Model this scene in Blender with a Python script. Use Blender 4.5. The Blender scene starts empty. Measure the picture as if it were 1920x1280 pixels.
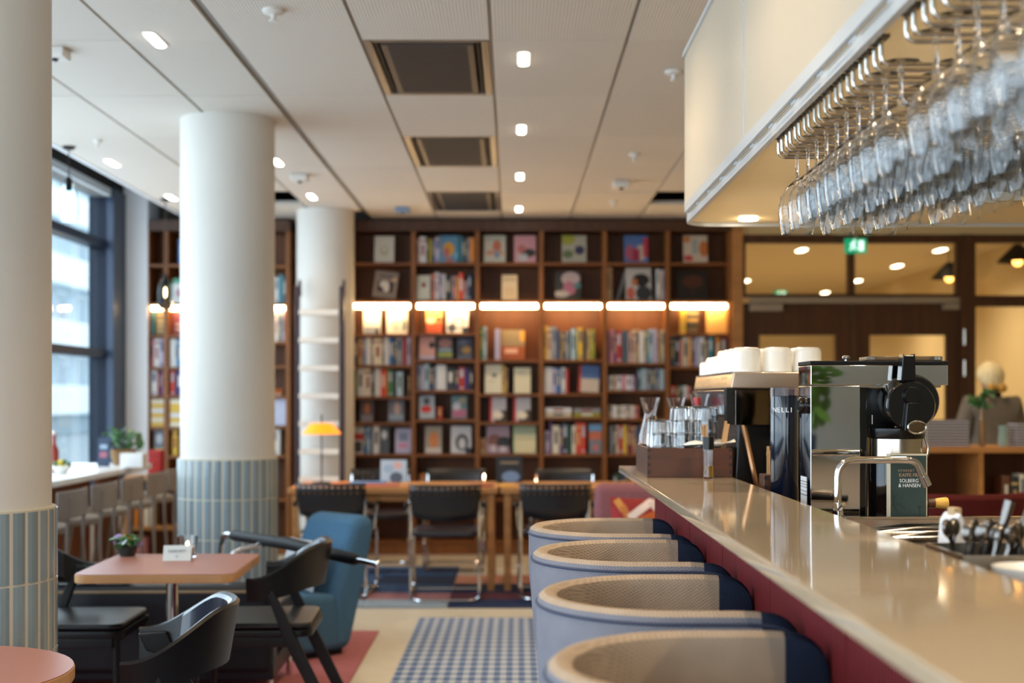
import bpy, bmesh, math, random
from mathutils import Vector, Matrix, Euler
random.seed(7)
PI = math.pi
sc = bpy.context.scene
COL = sc.collection

# ------------------------------------------------------------------ camera, world, exposure, large lights
F, VX, HY, EYE = 2560.0, 962.0, 745.0, 1.40       # focal length and horizon in px of the 1920x1280 frame, eye height in m
def P(px, py, Y):                                  # world point seen at a pixel, at distance Y from the lens
    return Vector(((px - VX) * Y / F, Y, EYE - (py - HY) * Y / F))
cam = bpy.data.objects.new('camera', bpy.data.cameras.new('camera')); COL.objects.link(cam)
cam.location = (0, 0, EYE); cam.rotation_euler = (PI / 2, 0, 0)
cam.data.sensor_width = 36; cam.data.lens = F / 1920 * 36
cam.data.shift_x = (960 - VX) / 1920; cam.data.shift_y = (HY - 640) / 1920
cam.data.clip_start = 0.05; cam.data.clip_end = 200
cam.data.dof.use_dof = True; cam.data.dof.focus_distance = 3.5; cam.data.dof.aperture_fstop = 2.6
sc.camera = cam
sc.view_settings.view_transform = 'Standard'; sc.view_settings.look = 'None'
sc.view_settings.gamma = 1; sc.view_settings.use_curve_mapping = False
sc.view_settings.exposure = 0.78
sc.cycles.use_denoising = True
sc.cycles.max_bounces = 14; sc.cycles.transmission_bounces = 14; sc.cycles.diffuse_bounces = 5
sc.cycles.sample_clamp_indirect = 10.0
w = bpy.data.worlds.new('overcast_sky'); sc.world = w; w.use_nodes = True
bg = w.node_tree.nodes['Background']
bg.inputs[0].default_value = (0.80, 0.92, 1.0, 1); bg.inputs[1].default_value = 1.6

def lamp(kind, loc, energy, color, rot=(0, 0, 0), **kw):
    d = bpy.data.lights.new('lamp', kind); d.energy = energy; d.color = color
    for k, v in kw.items(): setattr(d, k, v)
    o = bpy.data.objects.new('lamp', d); o.location = loc; o.rotation_euler = rot; COL.objects.link(o); return o
WARM = (1.0, 0.74, 0.46)
# daylight entering through the long window on the left and the one behind the camera
lamp('AREA', (-3.50, 4.0, 1.9), 205, (0.70, 0.86, 1.0), (0, -PI / 2, 0), shape='RECTANGLE', size=2.4, size_y=16.0)
lamp('AREA', (-1.2, -3.9, 1.8), 40, (0.84, 0.93, 1.0), (PI / 2, 0, 0), shape='RECTANGLE', size=4.0, size_y=2.2)

# ------------------------------------------------------------------ helpers
def lin(h):
    h = h.lstrip('#'); c = [int(h[i:i + 2], 16) / 255 for i in (0, 2, 4)]
    return tuple(x / 12.92 if x <= 0.04045 else ((x + 0.055) / 1.055) ** 2.4 for x in c) + (1,)
MATS = {}
def mat(name, hexc, rough=0.5, metal=0.0, spec=0.5, noise=0.0, nscale=20, bump=0.0, bscale=60, rnd=0.0, emis=None, estr=0, stretch=None, coat=0, trans=0, ior=1.45, alpha=1):
    if name in MATS: return MATS[name]
    m = bpy.data.materials.new(name); m.use_nodes = True; N = m.node_tree.nodes; L = m.node_tree.links
    b = N['Principled BSDF']; c = lin(hexc)
    b.inputs['Base Color'].default_value = c; b.inputs['Roughness'].default_value = rough; b.inputs['Metallic'].default_value = metal
    b.inputs['Specular IOR Level'].default_value = spec; b.inputs['Coat Weight'].default_value = coat; b.inputs['Coat Roughness'].default_value = 0.05
    b.inputs['Transmission Weight'].default_value = trans; b.inputs['IOR'].default_value = ior; b.inputs['Alpha'].default_value = alpha
    if emis: b.inputs['Emission Color'].default_value = lin(emis); b.inputs['Emission Strength'].default_value = estr
    tc = None
    if noise or bump:
        tc = N.new('ShaderNodeTexCoord'); mp = N.new('ShaderNodeMapping'); L.new(tc.outputs['Object'], mp.inputs[0])
        if stretch: mp.inputs['Scale'].default_value = stretch
    if noise or rnd:
        hs = N.new('ShaderNodeHueSaturation'); hs.inputs['Color'].default_value = c; L.new(hs.outputs[0], b.inputs['Base Color'])
        src = None
        if noise:
            n = N.new('ShaderNodeTexNoise'); n.inputs['Scale'].default_value = nscale; n.inputs['Detail'].default_value = 5; L.new(mp.outputs[0], n.inputs['Vector'])
            mr = N.new('ShaderNodeMapRange'); mr.inputs[1].default_value = 0.3; mr.inputs[2].default_value = 0.7; mr.inputs[3].default_value = 1 - noise; mr.inputs[4].default_value = 1 + noise
            L.new(n.outputs[0], mr.inputs[0]); src = mr.outputs[0]
        if rnd:
            oi = N.new('ShaderNodeObjectInfo'); m2 = N.new('ShaderNodeMapRange'); m2.inputs[3].default_value = 1 - rnd; m2.inputs[4].default_value = 1 + rnd; L.new(oi.outputs['Random'], m2.inputs[0])
            if src:
                mu = N.new('ShaderNodeMath'); mu.operation = 'MULTIPLY'; L.new(src, mu.inputs[0]); L.new(m2.outputs[0], mu.inputs[1]); src = mu.outputs[0]
            else: src = m2.outputs[0]
        L.new(src, hs.inputs['Value'])
    if bump:
        n2 = N.new('ShaderNodeTexNoise'); n2.inputs['Scale'].default_value = bscale; n2.inputs['Detail'].default_value = 4; L.new(mp.outputs[0], n2.inputs['Vector'])
        bp = N.new('ShaderNodeBump'); bp.inputs['Strength'].default_value = bump; bp.inputs['Distance'].default_value = 0.01; L.new(n2.outputs[0], bp.inputs['Height']); L.new(bp.outputs[0], b.inputs['Normal'])
    MATS[name] = m; return m
def emit(name, hexc, s):
    if name in MATS: return MATS[name]
    m = bpy.data.materials.new(name); m.use_nodes = True; N = m.node_tree.nodes; b = N['Principled BSDF']
    b.inputs['Base Color'].default_value = lin(hexc); b.inputs['Emission Color'].default_value = lin(hexc); b.inputs['Emission Strength'].default_value = s
    MATS[name] = m; return m
def print_mat(name, base, shapes, rough=0.45):
    """flat print on a cover: rectangles ('r',u0,u1,v0,v1,col) and ellipses ('e',cu,cv,ru,rv,col) in the object's own width / height"""
    if name in MATS: return MATS[name]
    m = bpy.data.materials.new(name); m.use_nodes = True; N = m.node_tree.nodes; L = m.node_tree.links; b = N['Principled BSDF']; b.inputs['Roughness'].default_value = rough
    tc = N.new('ShaderNodeTexCoord'); sx = N.new('ShaderNodeSeparateXYZ'); L.new(tc.outputs['Generated'], sx.inputs[0])
    cur = None
    def mth(op, a, bb, c=None):
        n = N.new('ShaderNodeMath'); n.operation = op
        for i, v in enumerate((a, bb, c)):
            if v is None: continue
            if isinstance(v, (int, float)): n.inputs[i].default_value = v
            else: L.new(v, n.inputs[i])
        return n.outputs[0]
    for s in shapes:
        if s[0] == 'r':
            _, u0, u1, v0, v1, c = s
            k = mth('MULTIPLY', mth('COMPARE', sx.outputs[0], (u0 + u1) / 2, (u1 - u0) / 2), mth('COMPARE', sx.outputs[2], (v0 + v1) / 2, (v1 - v0) / 2))
        elif s[0] == 'd':
            _, cu, cv, hu, hv, ang, c = s; ca, sa = math.cos(math.radians(ang)), math.sin(math.radians(ang))
            du, dv_ = mth('SUBTRACT', sx.outputs[0], cu), mth('SUBTRACT', sx.outputs[2], cv)
            k = mth('MULTIPLY', mth('COMPARE', mth('ADD', mth('MULTIPLY', du, ca), mth('MULTIPLY', dv_, sa)), 0.0, hu), mth('COMPARE', mth('SUBTRACT', mth('MULTIPLY', dv_, ca), mth('MULTIPLY', du, sa)), 0.0, hv))
        else:
            _, cu, cv, ru, rv, c = s
            a = mth('DIVIDE', mth('SUBTRACT', sx.outputs[0], cu), ru); d = mth('DIVIDE', mth('SUBTRACT', sx.outputs[2], cv), rv)
            k = mth('LESS_THAN', mth('ADD', mth('MULTIPLY', a, a), mth('MULTIPLY', d, d)), 1.0)
        mx = N.new('ShaderNodeMix'); mx.data_type = 'RGBA'; L.new(k, mx.inputs['Factor'])
        if cur is None: mx.inputs[6].default_value = lin(base)
        else: L.new(cur, mx.inputs[6])
        mx.inputs[7].default_value = lin(c); cur = mx.outputs[2]
    if cur is None: b.inputs['Base Color'].default_value = lin(base)
    else: L.new(cur, b.inputs['Base Color'])
    MATS[name] = m; return m

class MB:
    def __init__(s): s.v = []; s.f = []; s.mi = []; s.cur = 0
    def add(s, vs, fs):
        o = len(s.v); s.v += [Vector(v) for v in vs]; s.f += [tuple(i + o for i in f) for f in fs]; s.mi += [s.cur] * len(fs); return s
    def box(s, x0, x1, y0, y1, z0, z1, M=None):
        vs = [Vector(p) for p in ((x0, y0, z0), (x1, y0, z0), (x1, y1, z0), (x0, y1, z0), (x0, y0, z1), (x1, y0, z1), (x1, y1, z1), (x0, y1, z1))]
        if M: vs = [M @ p for p in vs]
        return s.add(vs, [(3, 2, 1, 0), (4, 5, 6, 7), (0, 1, 5, 4), (1, 2, 6, 5), (2, 3, 7, 6), (3, 0, 4, 7)])
    def prism(s, poly, a0, a1, axis='y', M=None):
        """poly of 2-D points, extruded along an axis: y -> (x,z), z -> (x,y), x -> (y,z)"""
        n = len(poly); mk = {'y': lambda p, a: (p[0], a, p[1]), 'z': lambda p, a: (p[0], p[1], a), 'x': lambda p, a: (a, p[0], p[1])}[axis]
        vs = [Vector(mk(p, a0)) for p in poly] + [Vector(mk(p, a1)) for p in poly]
        if M: vs = [M @ p for p in vs]
        return s.add(vs, [tuple(range(n)), tuple(range(2 * n - 1, n - 1, -1))] + [(i, i + n, (i + 1) % n + n, (i + 1) % n) for i in range(n)])
    def tube(s, pts, r, n=10, closed=False):
        pts = [Vector(p) for p in pts]; rings = []; up = None; m = len(pts)
        for i, p in enumerate(pts):
            a = pts[i - 1] if (i or closed) else p; c = pts[(i + 1) % m] if (i < m - 1 or closed) else p
            t = (c - a).normalized()
            if up is None: up = Vector((0, 0, 1)) if abs(t.z) < .9 else Vector((0, 1, 0))
            u = up - t * up.dot(t)
            u = u.normalized() if u.length > 1e-6 else t.orthogonal().normalized(); up = u; q = t.cross(u)
            rr = r[i] if isinstance(r, (list, tuple)) else r
            rings.append([p + (u * math.cos(2 * PI * k / n) + q * math.sin(2 * PI * k / n)) * rr for k in range(n)])
        vs = [x for R in rings for x in R]; fs = []
        for i in range(m if closed else m - 1):
            j = (i + 1) % m
            fs += [(i * n + k, i * n + (k + 1) % n, j * n + (k + 1) % n, j * n + k) for k in range(n)]
        if not closed: fs += [tuple(range(n - 1, -1, -1)), tuple(range((m - 1) * n, m * n))]
        return s.add(vs, fs)
    def lathe(s, prof, n=24, o=(0, 0, 0), M=None, cap=True):
        vs = []; fs = []; o = Vector(o); m = len(prof)
        for r, z in prof:
            for k in range(n):
                a = 2 * PI * k / n; p = Vector((r * math.cos(a), r * math.sin(a), z)); p = (M @ p) if M else p; vs.append(p + o)
        for i in range(m - 1): fs += [(i * n + k, i * n + (k + 1) % n, (i + 1) * n + (k + 1) % n, (i + 1) * n + k) for k in range(n)]
        if cap: fs += [tuple(range(n - 1, -1, -1)), tuple(range((m - 1) * n, m * n))]
        return s.add(vs, fs)
    def ball(s, c, rx, ry=None, rz=None, n=12, m=8):
        ry = ry or rx; rz = rz or rx
        vs = []; fs = []
        for i in range(m + 1):
            t = PI * i / m - PI / 2; t = max(min(t, PI / 2 - .02), -PI / 2 + .02)
            for k in range(n): a = 2 * PI * k / n; vs.append((c[0] + rx * math.cos(t) * math.cos(a), c[1] + ry * math.cos(t) * math.sin(a), c[2] + rz * math.sin(t)))
        for i in range(m): fs += [(i * n + k, i * n + (k + 1) % n, (i + 1) * n + (k + 1) % n, (i + 1) * n + k) for k in range(n)]
        fs += [tuple(range(n - 1, -1, -1)), tuple(range(m * n, (m + 1) * n))]
        return s.add(vs, fs)
    def build(s, name, m=None, parent=None, bevel=0, seg=2, smooth=True, loc=None, rotz=0, sub=0):
        me = bpy.data.meshes.new(name); me.from_pydata([tuple(v) for v in s.v], [], s.f)
        ms = m if isinstance(m, (list, tuple)) else [m]
        for x in ms: me.materials.append(x)
        if len(ms) > 1: me.polygons.foreach_set('material_index', s.mi)
        bm = bmesh.new(); bm.from_mesh(me)
        bmesh.ops.recalc_face_normals(bm, faces=bm.faces)
        if bevel:
            es = [e for e in bm.edges if len(e.link_faces) == 2 and e.calc_face_angle(0) > 0.6]
            bmesh.ops.bevel(bm, geom=es, offset=bevel, segments=seg, profile=0.5, affect='EDGES', clamp_overlap=True)
        bm.to_mesh(me); bm.free()
        if smooth:
            me.shade_smooth(); me.set_sharp_from_angle(angle=math.radians(38))
        o = bpy.data.objects.new(name, me); COL.objects.link(o)
        if parent: o.parent = parent
        if loc is not None: o.location = loc
        o.rotation_euler[2] = rotz
        if bevel and smooth:
            wn_ = o.modifiers.new('weighted', 'WEIGHTED_NORMAL'); wn_.keep_sharp = True
        if sub:
            md = o.modifiers.new('sub', 'SUBSURF'); md.levels = sub; md.render_levels = sub
        return o
def tag(o, label=None, cat=None, group=None, kind=None):
    for k, v in (('label', label), ('category', cat), ('group', group), ('kind', kind)):
        if v: o[k] = v
    return o
def thing(name, label, cat, loc=(0, 0, 0), rotz=0, group=None):
    o = bpy.data.objects.new(name, None); COL.objects.link(o); o.location = loc; o.rotation_euler[2] = rotz; o.empty_display_size = .1
    return tag(o, label, cat, group)
def dup(o, parent=None):
    kids = list(o.children); c = o.copy(); COL.objects.link(c); c.parent = parent
    for ch in kids: dup(ch, c)
    return c
def place(o, loc, rotz=0, label=None, group=None):
    o.location = loc; o.rotation_euler[2] = rotz
    return tag(o, label, None, group)
def arc(cx, cy, r, a0, a1, n=6): return [(cx + r * math.cos(math.radians(a0 + (a1 - a0) * i / n)), cy + r * math.sin(math.radians(a0 + (a1 - a0) * i / n))) for i in range(n + 1)]
def rrect(x0, x1, y0, y1, r, n=6):
    return arc(x1 - r, y1 - r, r, 0, 90, n) + arc(x0 + r, y1 - r, r, 90, 180, n) + arc(x0 + r, y0 + r, r, 180, 270, n) + arc(x1 - r, y0 + r, r, 270, 360, n)
def bend(pts, r, n=5):
    """round the inner corners of a 3-D polyline"""
    pts = [Vector(p) for p in pts]; out = [pts[0]]
    for i in range(1, len(pts) - 1):
        a, b, c = pts[i - 1], pts[i], pts[i + 1]; d = min(r, (a - b).length * .49, (c - b).length * .49)
        p, q = b + (a - b).normalized() * d, b + (c - b).normalized() * d
        for k in range(n + 1):
            t = k / n; out.append(p * (1 - t) ** 2 + b * 2 * t * (1 - t) + q * t * t)
    return out + [pts[-1]]
def text(body, size, m, parent, loc, rot=(PI / 2, 0, 0), name='lettering', ext=0.0004, align='LEFT', sx=1):
    cu = bpy.data.curves.new(name, 'FONT'); cu.body = body; cu.size = size; cu.extrude = ext; cu.align_x = align; cu.resolution_u = 3
    o = bpy.data.objects.new(name, cu); COL.objects.link(o)
    me = bpy.data.meshes.new_from_object(o.evaluated_get(bpy.context.evaluated_depsgraph_get()))
    bpy.data.objects.remove(o); bpy.data.curves.remove(cu)
    me.materials.clear(); me.materials.append(m); o = bpy.data.objects.new(name, me); COL.objects.link(o)
    o.parent = parent; o.location = loc; o.rotation_euler = rot; o.scale = (sx, 1, 1); return o
def struct(mb, name, m, parent=None, **k):
    o = mb.build(name, m, parent, **k)
    if not parent: o['kind'] = 'structure'
    return o

# ------------------------------------------------------------------ materials
WOOD = mat('walnut_veneer', '683a16', .45, noise=.22, nscale=4, stretch=(3, 3, .5), bump=.05, bscale=30)
WOODH = mat('walnut_veneer_board', '7e4a1e', .45, noise=.2, nscale=4, stretch=(.5, 3, 3))
DWOOD = mat('dark_stained_wood', '4a2a12', .4, noise=.25, nscale=5, stretch=(4, 4, .4))
OAK = mat('oak', 'b07a43', .45, noise=.18, nscale=5, stretch=(.6, 4, 4))
WHITEP = mat('white_paint', 'dcdad4', .6, noise=.02, nscale=3)
BLACK = mat('black_plastic', '0b0b0c', .25)
BLACKM = mat('black_matt', '0d0d0f', .6, spec=.3)
LEATHER = mat('black_leather', '0c0d10', .36, spec=.4, bump=.12, bscale=160)
BSTAIN = mat('black_stained_wood', '0c0b0d', .36, spec=.4, noise=.2, nscale=12, stretch=(1, 1, 6))
CHROME = mat('chrome', 'd8d8da', .06, metal=1)
STEEL = mat('brushed_steel', 'c4bcb0', .22, metal=1, bump=.02, bscale=200)
MIRROR = mat('polished_steel', 'd5d5d4', .03, metal=1)
CRYSTAL = mat('thin_crystal', 'ffffff', 0.0, trans=1, ior=1.40)
GLASS = mat('clear_glass', 'ffffff', 0.0, trans=1, ior=1.45)
PORC = mat('white_porcelain', 'e9e7e1', .18, coat=.5)
GREYFR = mat('dark_blue_grey_metal', '1b3350', .45)

# ================================================================== ROOM SHELL
YW = 12.15                      # front plane of the bookcases and of the door wall
FLOORM = mat('cream_linoleum', 'cfc6b2', .32, noise=.05, nscale=8, spec=.4)
struct(MB().box(-3.74, 5.4, -4.2, 22.4, -.08, 0), 'floor', FLOORM, smooth=False)
CEILM = mat('ceiling_panel_white', 'd3cdc3', .7, rnd=.035)
N = CEILM.node_tree.nodes; L = CEILM.node_tree.links
tcn = N.new('ShaderNodeTexCoord'); wv = N.new('ShaderNodeTexWave'); wv.inputs['Scale'].default_value = 22; wv.bands_direction = 'X'
bpn = N.new('ShaderNodeBump'); bpn.inputs['Strength'].default_value = .25; bpn.inputs['Distance'].default_value = .004
L.new(tcn.outputs['Object'], wv.inputs[0]); L.new(wv.outputs[1], bpn.inputs['Height']); L.new(bpn.outputs[0], N['Principled BSDF'].inputs['Normal'])
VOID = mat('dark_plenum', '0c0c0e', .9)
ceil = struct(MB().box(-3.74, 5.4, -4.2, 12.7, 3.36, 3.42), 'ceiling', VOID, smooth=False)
CX = [-2.90, -2.30, -1.74, -1.28, -.683, -.10, .51, 1.12, 1.75, 2.4, 3.0, 3.6, 4.2, 4.8, 5.2]
CY = [6.12 + 1.124 * k for k in range(-9, 6)] + [12.5]
cassettes = []
for i in range(len(CX) - 1):
    for j in range(len(CY) - 1):
        x0, x1, y0, y1 = CX[i], CX[i + 1], CY[j], CY[j + 1]
        if i == 4 and j in (9, 11, 13): cassettes.append((x0, x1, y0, y1)); continue
        if (i, j) in ((1, 13), (7, 13)): y0 = 11.32
        if (i, j) == (2, 14): continue
        dz = random.uniform(-.002, .002)
        MB().box(x0 + (.022 if i == 3 else .008), x1 - (.022 if i == 2 else .008), y0 + .0025, y1 - .0025, 3.0 + dz, 3.03).build('ceiling_panel', CEILM, ceil, smooth=False)
# metal carrier bars in the long joints
g = MB()
for x in CX[1:-1]: g.box(x - .012, x + .012, -4, 12.5, 3.012, 3.045)
g.build('carrier_rail', mat('joint_grey', '8f8b84', .5), ceil, smooth=False)
MB().box(-2.93, -2.895, -4, 12.5, 2.995, 3.36).build('edge_profile', mat('edge_white', 'd8dce0', .5), ceil, smooth=False)

# window wall on the left
DKFR = mat('window_frame_dark', '1a2c44', .4)
wl = MB(); wl.box(-3.74, -3.54, -4.2, 12.7, -.08, .42).box(-3.74, -3.54, -4.2, 12.7, 3.30, 3.42)
struct(wl, 'wall_left', mat('pale_wall', 'cfd3d6', .7), smooth=False)
wn = struct(MB().box(-3.66, -3.44, 11.76, 12.13, .42, 3.2), 'window_1', DKFR, smooth=False)
for z in (2.717, 1.778, .46): MB().box(-3.64, -3.50, -4.0, 11.76, z - .035, z + .035).build('transom', DKFR, wn, smooth=False)
MB().box(-3.66, -3.46, -4.0, 12.1, 3.13, 3.195).build('head_frame', mat('head_frame_pale', 'c9d2d6', .5), wn, smooth=False)
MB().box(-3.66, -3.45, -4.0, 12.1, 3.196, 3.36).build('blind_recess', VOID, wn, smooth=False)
yb = [11.76, 9.1, 6.5, 3.9, 1.3, -1.3, -3.95]
for y in yb[1:]: MB().box(-3.64, -3.50, y - .05, y + .05, .46, 3.13).build('mullion', DKFR, wn, smooth=False)
for a, b in zip(yb[1:], yb[:-1]):
    for z0, z1 in ((.49, 1.745), (1.81, 2.685), (2.75, 3.13)):
        MB().box(-3.592, -3.584, a + .05, b - .05, z0, z1).build('pane', mat('window_glass', 'f4fbff', 0, trans=1, ior=1.2), wn, smooth=False)
struct(MB().box(-3.62, -3.246, 12.13, 12.6, 0, 3.36), 'trim_1', mat('pier_white', 'f0f2f4', .65), smooth=False)
# rear wall with its window (behind the camera), right wall, back wall
rw = MB(); rw.box(-3.74, -3.2, -4.2, -4.0, 0, 3.42).box(.9, 5.4, -4.2, -4.0, 0, 3.42).box(-3.2, .9, -4.2, -4.0, 0, .7).box(-3.2, .9, -4.2, -4.0, 2.9, 3.42)
struct(rw, 'wall_rear', WHITEP, smooth=False)
w2 = MB(); w2.box(-3.2, -3.1, -4.15, -4.05, .7, 2.9).box(.8, .9, -4.15, -4.05, .7, 2.9).box(-1.2, -1.1, -4.15, -4.05, .7, 2.9)
w2o = struct(w2, 'window_2', DKFR, smooth=False)
for a, b in ((-3.1, -1.2), (-1.1, .8)): MB().box(a, b, -4.105, -4.097, .7, 2.9).build('pane', MATS['window_glass'], w2o, smooth=False)
struct(MB().box(5.2, 5.4, -4.2, 22.4, 0, 3.42), 'wall_right', mat('warm_wall', 'c9b48a', .7), smooth=False)
struct(MB().box(-3.74, 1.96, 12.52, 12.7, 0, 3.42), 'wall_back', mat('dark_wall', '4a433b', .7), smooth=False)

# ------------------------------------------------------------------ outside
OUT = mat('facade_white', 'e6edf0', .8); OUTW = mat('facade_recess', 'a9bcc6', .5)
struct(MB().box(-60, -3.74, -30, 120, -.4, -.3), 'trim_2', mat('street_asphalt', '9aa3a8', .8), smooth=False)['label'] = 'pale street outside the window'
fb = thing('apartment_block', 'pale apartment block with stacked balconies seen through the window', 'building', (-20, 62, -.3))
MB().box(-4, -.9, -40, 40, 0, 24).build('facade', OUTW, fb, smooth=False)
for k in range(8):
    z = 1.7 + 2.9 * k
    MB().box(-1.0, .0, -40, 40, z - .75, z + .55).build('balcony', OUT, fb, bevel=0, smooth=False)
    for j in range(14):
        y = -20 + 2.9 * j
        if (k * 7 + j * 3) % 5 == 0: continue
        f = MB().box(-.9, -.82, y, y + 1.5, z + .5, z + 2.0).build('window', OUT, fb, smooth=False)
        MB().box(-.83, -.80, y + .1, y + 1.4, z + .55, z + 1.9).build('pane', mat('far_glass', '6f8b99', .1), f, smooth=False)

# ------------------------------------------------------------------ door wall, lobby behind it
XL = 1.96
GOLDW = mat('warm_beige_wall', 'c8ae7c', .7)
def px(x): return (x - VX) * YW / F
def pz(y): return EYE - (y - HY) * YW / F
struct(MB().box(px(1372), px(1392), YW - .03, YW + .4, 0, 3.0), 'trim_3', OAK, smooth=False)
struct(MB().box(px(1392), 5.2, YW, YW + .12, pz(440), 3.0), 'wall_front', GOLDW, smooth=False)
fr = MB(); fr.box(px(1392), px(1800), YW - .01, YW + .1, pz(449), pz(440)).box(px(1800), px(1823), YW - .03, YW + .12, 0, pz(440)).box(px(1823), 5.2, YW - .01, YW + .1, pz(449), pz(440))
struct(fr, 'trim_4', DWOOD, smooth=False)
FG = mat('transom_glass', 'fff6e4', 0, trans=1, ior=1.2)
def window(n, x0, x1, y0, y1):
    m = MB(); X0, X1, Z1, Z0 = px(x0), px(x1), pz(y0), pz(y1); t = .03
    m.box(X0, X0 + t, YW, YW + .09, Z0, Z1).box(X1 - t, X1, YW, YW + .09, Z0, Z1).box(X0 + t, X1 - t, YW, YW + .09, Z0, Z0 + t).box(X0 + t, X1 - t, YW, YW + .09, Z1 - t, Z1)
    o = struct(m, 'window_%d' % n, DWOOD, smooth=False)
    MB().box(X0 + t, X1 - t, YW + .04, YW + .048, Z0 + t, Z1 - t).build('pane', FG, o, smooth=False)
window(3, 1392, 1597, 449, 557); window(4, 1597, 1800, 449, 557); window(5, 1823, 1990, 449, 560); window(6, 1823, 1990, 568, 1010)
struct(MB().box(px(1823), 5.2, YW - .02, YW + .1, pz(568), pz(560)).box(px(1823), 5.2, YW, YW + .1, 0, pz(1010)), 'trim_5', DWOOD, smooth=False)
def door(n, x0, x1, gx0, gx1):
    X0, X1, Z1 = px(x0), px(x1), pz(568); a, b, zt, zb = px(gx0), px(gx1), pz(628), .9
    m = MB(); m.box(X0, a, YW + .02, YW + .07, .01, Z1).box(b, X1, YW + .02, YW + .07, .01, Z1).box(a, b, YW + .02, YW + .07, zt, Z1).box(a, b, YW + .02, YW + .07, .01, zb)
    o = struct(m, 'door_%d' % n, DWOOD, smooth=False)
    MB().box(a, b, YW + .04, YW + .05, zb, zt).build('pane', FG, o, smooth=False)
    hx = X1 - .1 if n == 1 else X0 + .1
    MB().tube(bend([(hx, YW + .02, 1.05), (hx, YW - .05, 1.05), (hx, YW - .05, 1.4), (hx, YW + .02, 1.4)], .03), .012).build('handle', STEEL, o)
    return o
d1 = door(1, 1393, 1600, 1425, 1568); d2 = door(2, 1602, 1799, 1632, 1775)
GM = mat('closer_grey', '9c8c77', .4, metal=.3)
MB().box(px(1405), px(1796), YW - .05, YW + .02, pz(569), pz(559)).build('closer_rail', GM, d1, bevel=.004)
MB().box(px(1405), px(1465), YW - .07, YW + .015, pz(584), pz(570)).build('door_closer', GM, d1, bevel=.006)
MB().box(px(1766), px(1795), YW - .07, YW + .015, pz(581), pz(570)).build('door_closer', GM, d2, bevel=.006)
for yy in (632, 690):
    MB().lathe([(.012, -.07), (.012, .07)], 8, (px(1806), YW - .035, pz(yy))).build('hinge', STEEL, d2)
# lobby: ceiling, far wall, its fittings
struct(MB().box(XL - .2, 5.4, 12.3, 22.4, 3.0, 3.08), 'ceiling_lobby', mat('lobby_ceiling', 'c9b898', .7), smooth=False)
struct(MB().box(XL - .4, 5.4, 22.2, 22.4, 0, 3.05), 'wall_lobby', mat('lobby_wall', 'e2d6b8', .7), smooth=False)
struct(MB().box(XL - .2, XL, 12.55, 22.3, 0, 3.05), 'trim_6', mat('lobby_side', 'cbb78e', .7), smooth=False)
for i, (a, b) in enumerate(((1503, 467), (1763, 467), (1682, 497), (1607, 525), (1547, 547), (1398, 525))):
    Y = (3.0 - EYE) * F / (HY - b); X = (a - VX) * Y / F
    o = thing('ceiling_light', '%s small glowing slot light in the lobby ceiling beyond the transom glass' % ('first second third fourth fifth sixth'.split()[i]), 'light', (X, Y, 3.0), group='lobby ceiling lights')
    o['label'] = ['glowing lobby slot light near the left top of the left transom', 'glowing lobby slot light near the right top of the right transom', 'glowing lobby slot light in the middle of the right transom',
                  'glowing lobby slot light just right of the transom mullion', 'glowing lobby slot light low in the left transom beside the mullion', 'glowing lobby slot light at the left end of the left transom'][i]
    MB().prism(rrect(-.05, .05, -.16, .16, .045, 4), -.012, 0, 'z').build('trim_ring', WHITEP, o)
    MB().prism(rrect(-.04, .04, -.15, .15, .035, 4), -.016, -.010, 'z').build('diffuser', emit('slot_glow_lobby', 'fff1d8', 9), o)
for x, y in ((2.8, 14), (4.2, 14), (2.8, 17), (4.2, 17), (3.5, 20)): lamp('SPOT', (x, y, 2.96), 80, (1.0, .90, .72), spot_size=math.radians(150), spot_blend=.8, shadow_soft_size=.08)
for i, (a, b, Y, c) in enumerate(((1780, 512, 15.0, 'right transom'), (1908, 480, 13.5, 'far right pane'))):
    p = P(a, b, Y); o = thing('pendant_lamp', 'dark dome pendant hanging in the lobby, seen through the %s' % c, 'lamp', p)
    MB().lathe([(.03, .12), (.05, .10), (.09, .06), (.17, -.02), (.20, -.06), (.185, -.06), (.15, -.01), (.05, .07)], 20, cap=False).build('lamp_shade', BLACKM, o)
    MB().tube([(0, 0, .1), (0, 0, 3.0 - p.z)], .006, 6).build('cord', BLACKM, o)
    MB().ball((0, 0, -.05), .05).build('bulb', emit('bulb_orange', 'ffb45c', 4), o)
# exit signs
def exit_sign(p, w, h, label):
    o = thing('exit_sign', label, 'sign', p)
    MB().box(-w / 2, w / 2, -.015, .015, -h / 2, h / 2).build('panel', emit('exit_green', '0a8f63', .55), o, bevel=.004)
    g = MB(); g.prism([(-.30 * w, -.3 * h), (-.22 * w, -.3 * h), (-.15 * w, 0), (-.05 * w, -.28 * h), (.02 * w, -.25 * h), (-.07 * w, .05 * h), (-.02 * w, .18 * h), (-.12 * w, .24 * h), (-.28 * w, .12 * h), (-.25 * w, .05 * h), (-.17 * w, .10 * h)], -.019, -.0155)
    g.box(.12 * w, .36 * w, -.019, -.0155, -.34 * h, .34 * h).ball((-.07 * w, -.017, .33 * h), .06 * w, .002, .06 * w)
    g.build('pictogram', emit('exit_white', 'd8fff0', .8), o, smooth=False)
    MB().box(-w * .06, w * .06, -.008, .008, h / 2, 3.0 - p.z).build('bracket', STEEL, o)
exit_sign(P(1604, 461, 12.0), .19, .13, 'green exit sign with running figure hanging before the transom')
exit_sign(P(1463, 551, 20.5), .2, .10, 'small far green exit sign in the lobby low in the transom')

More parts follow.
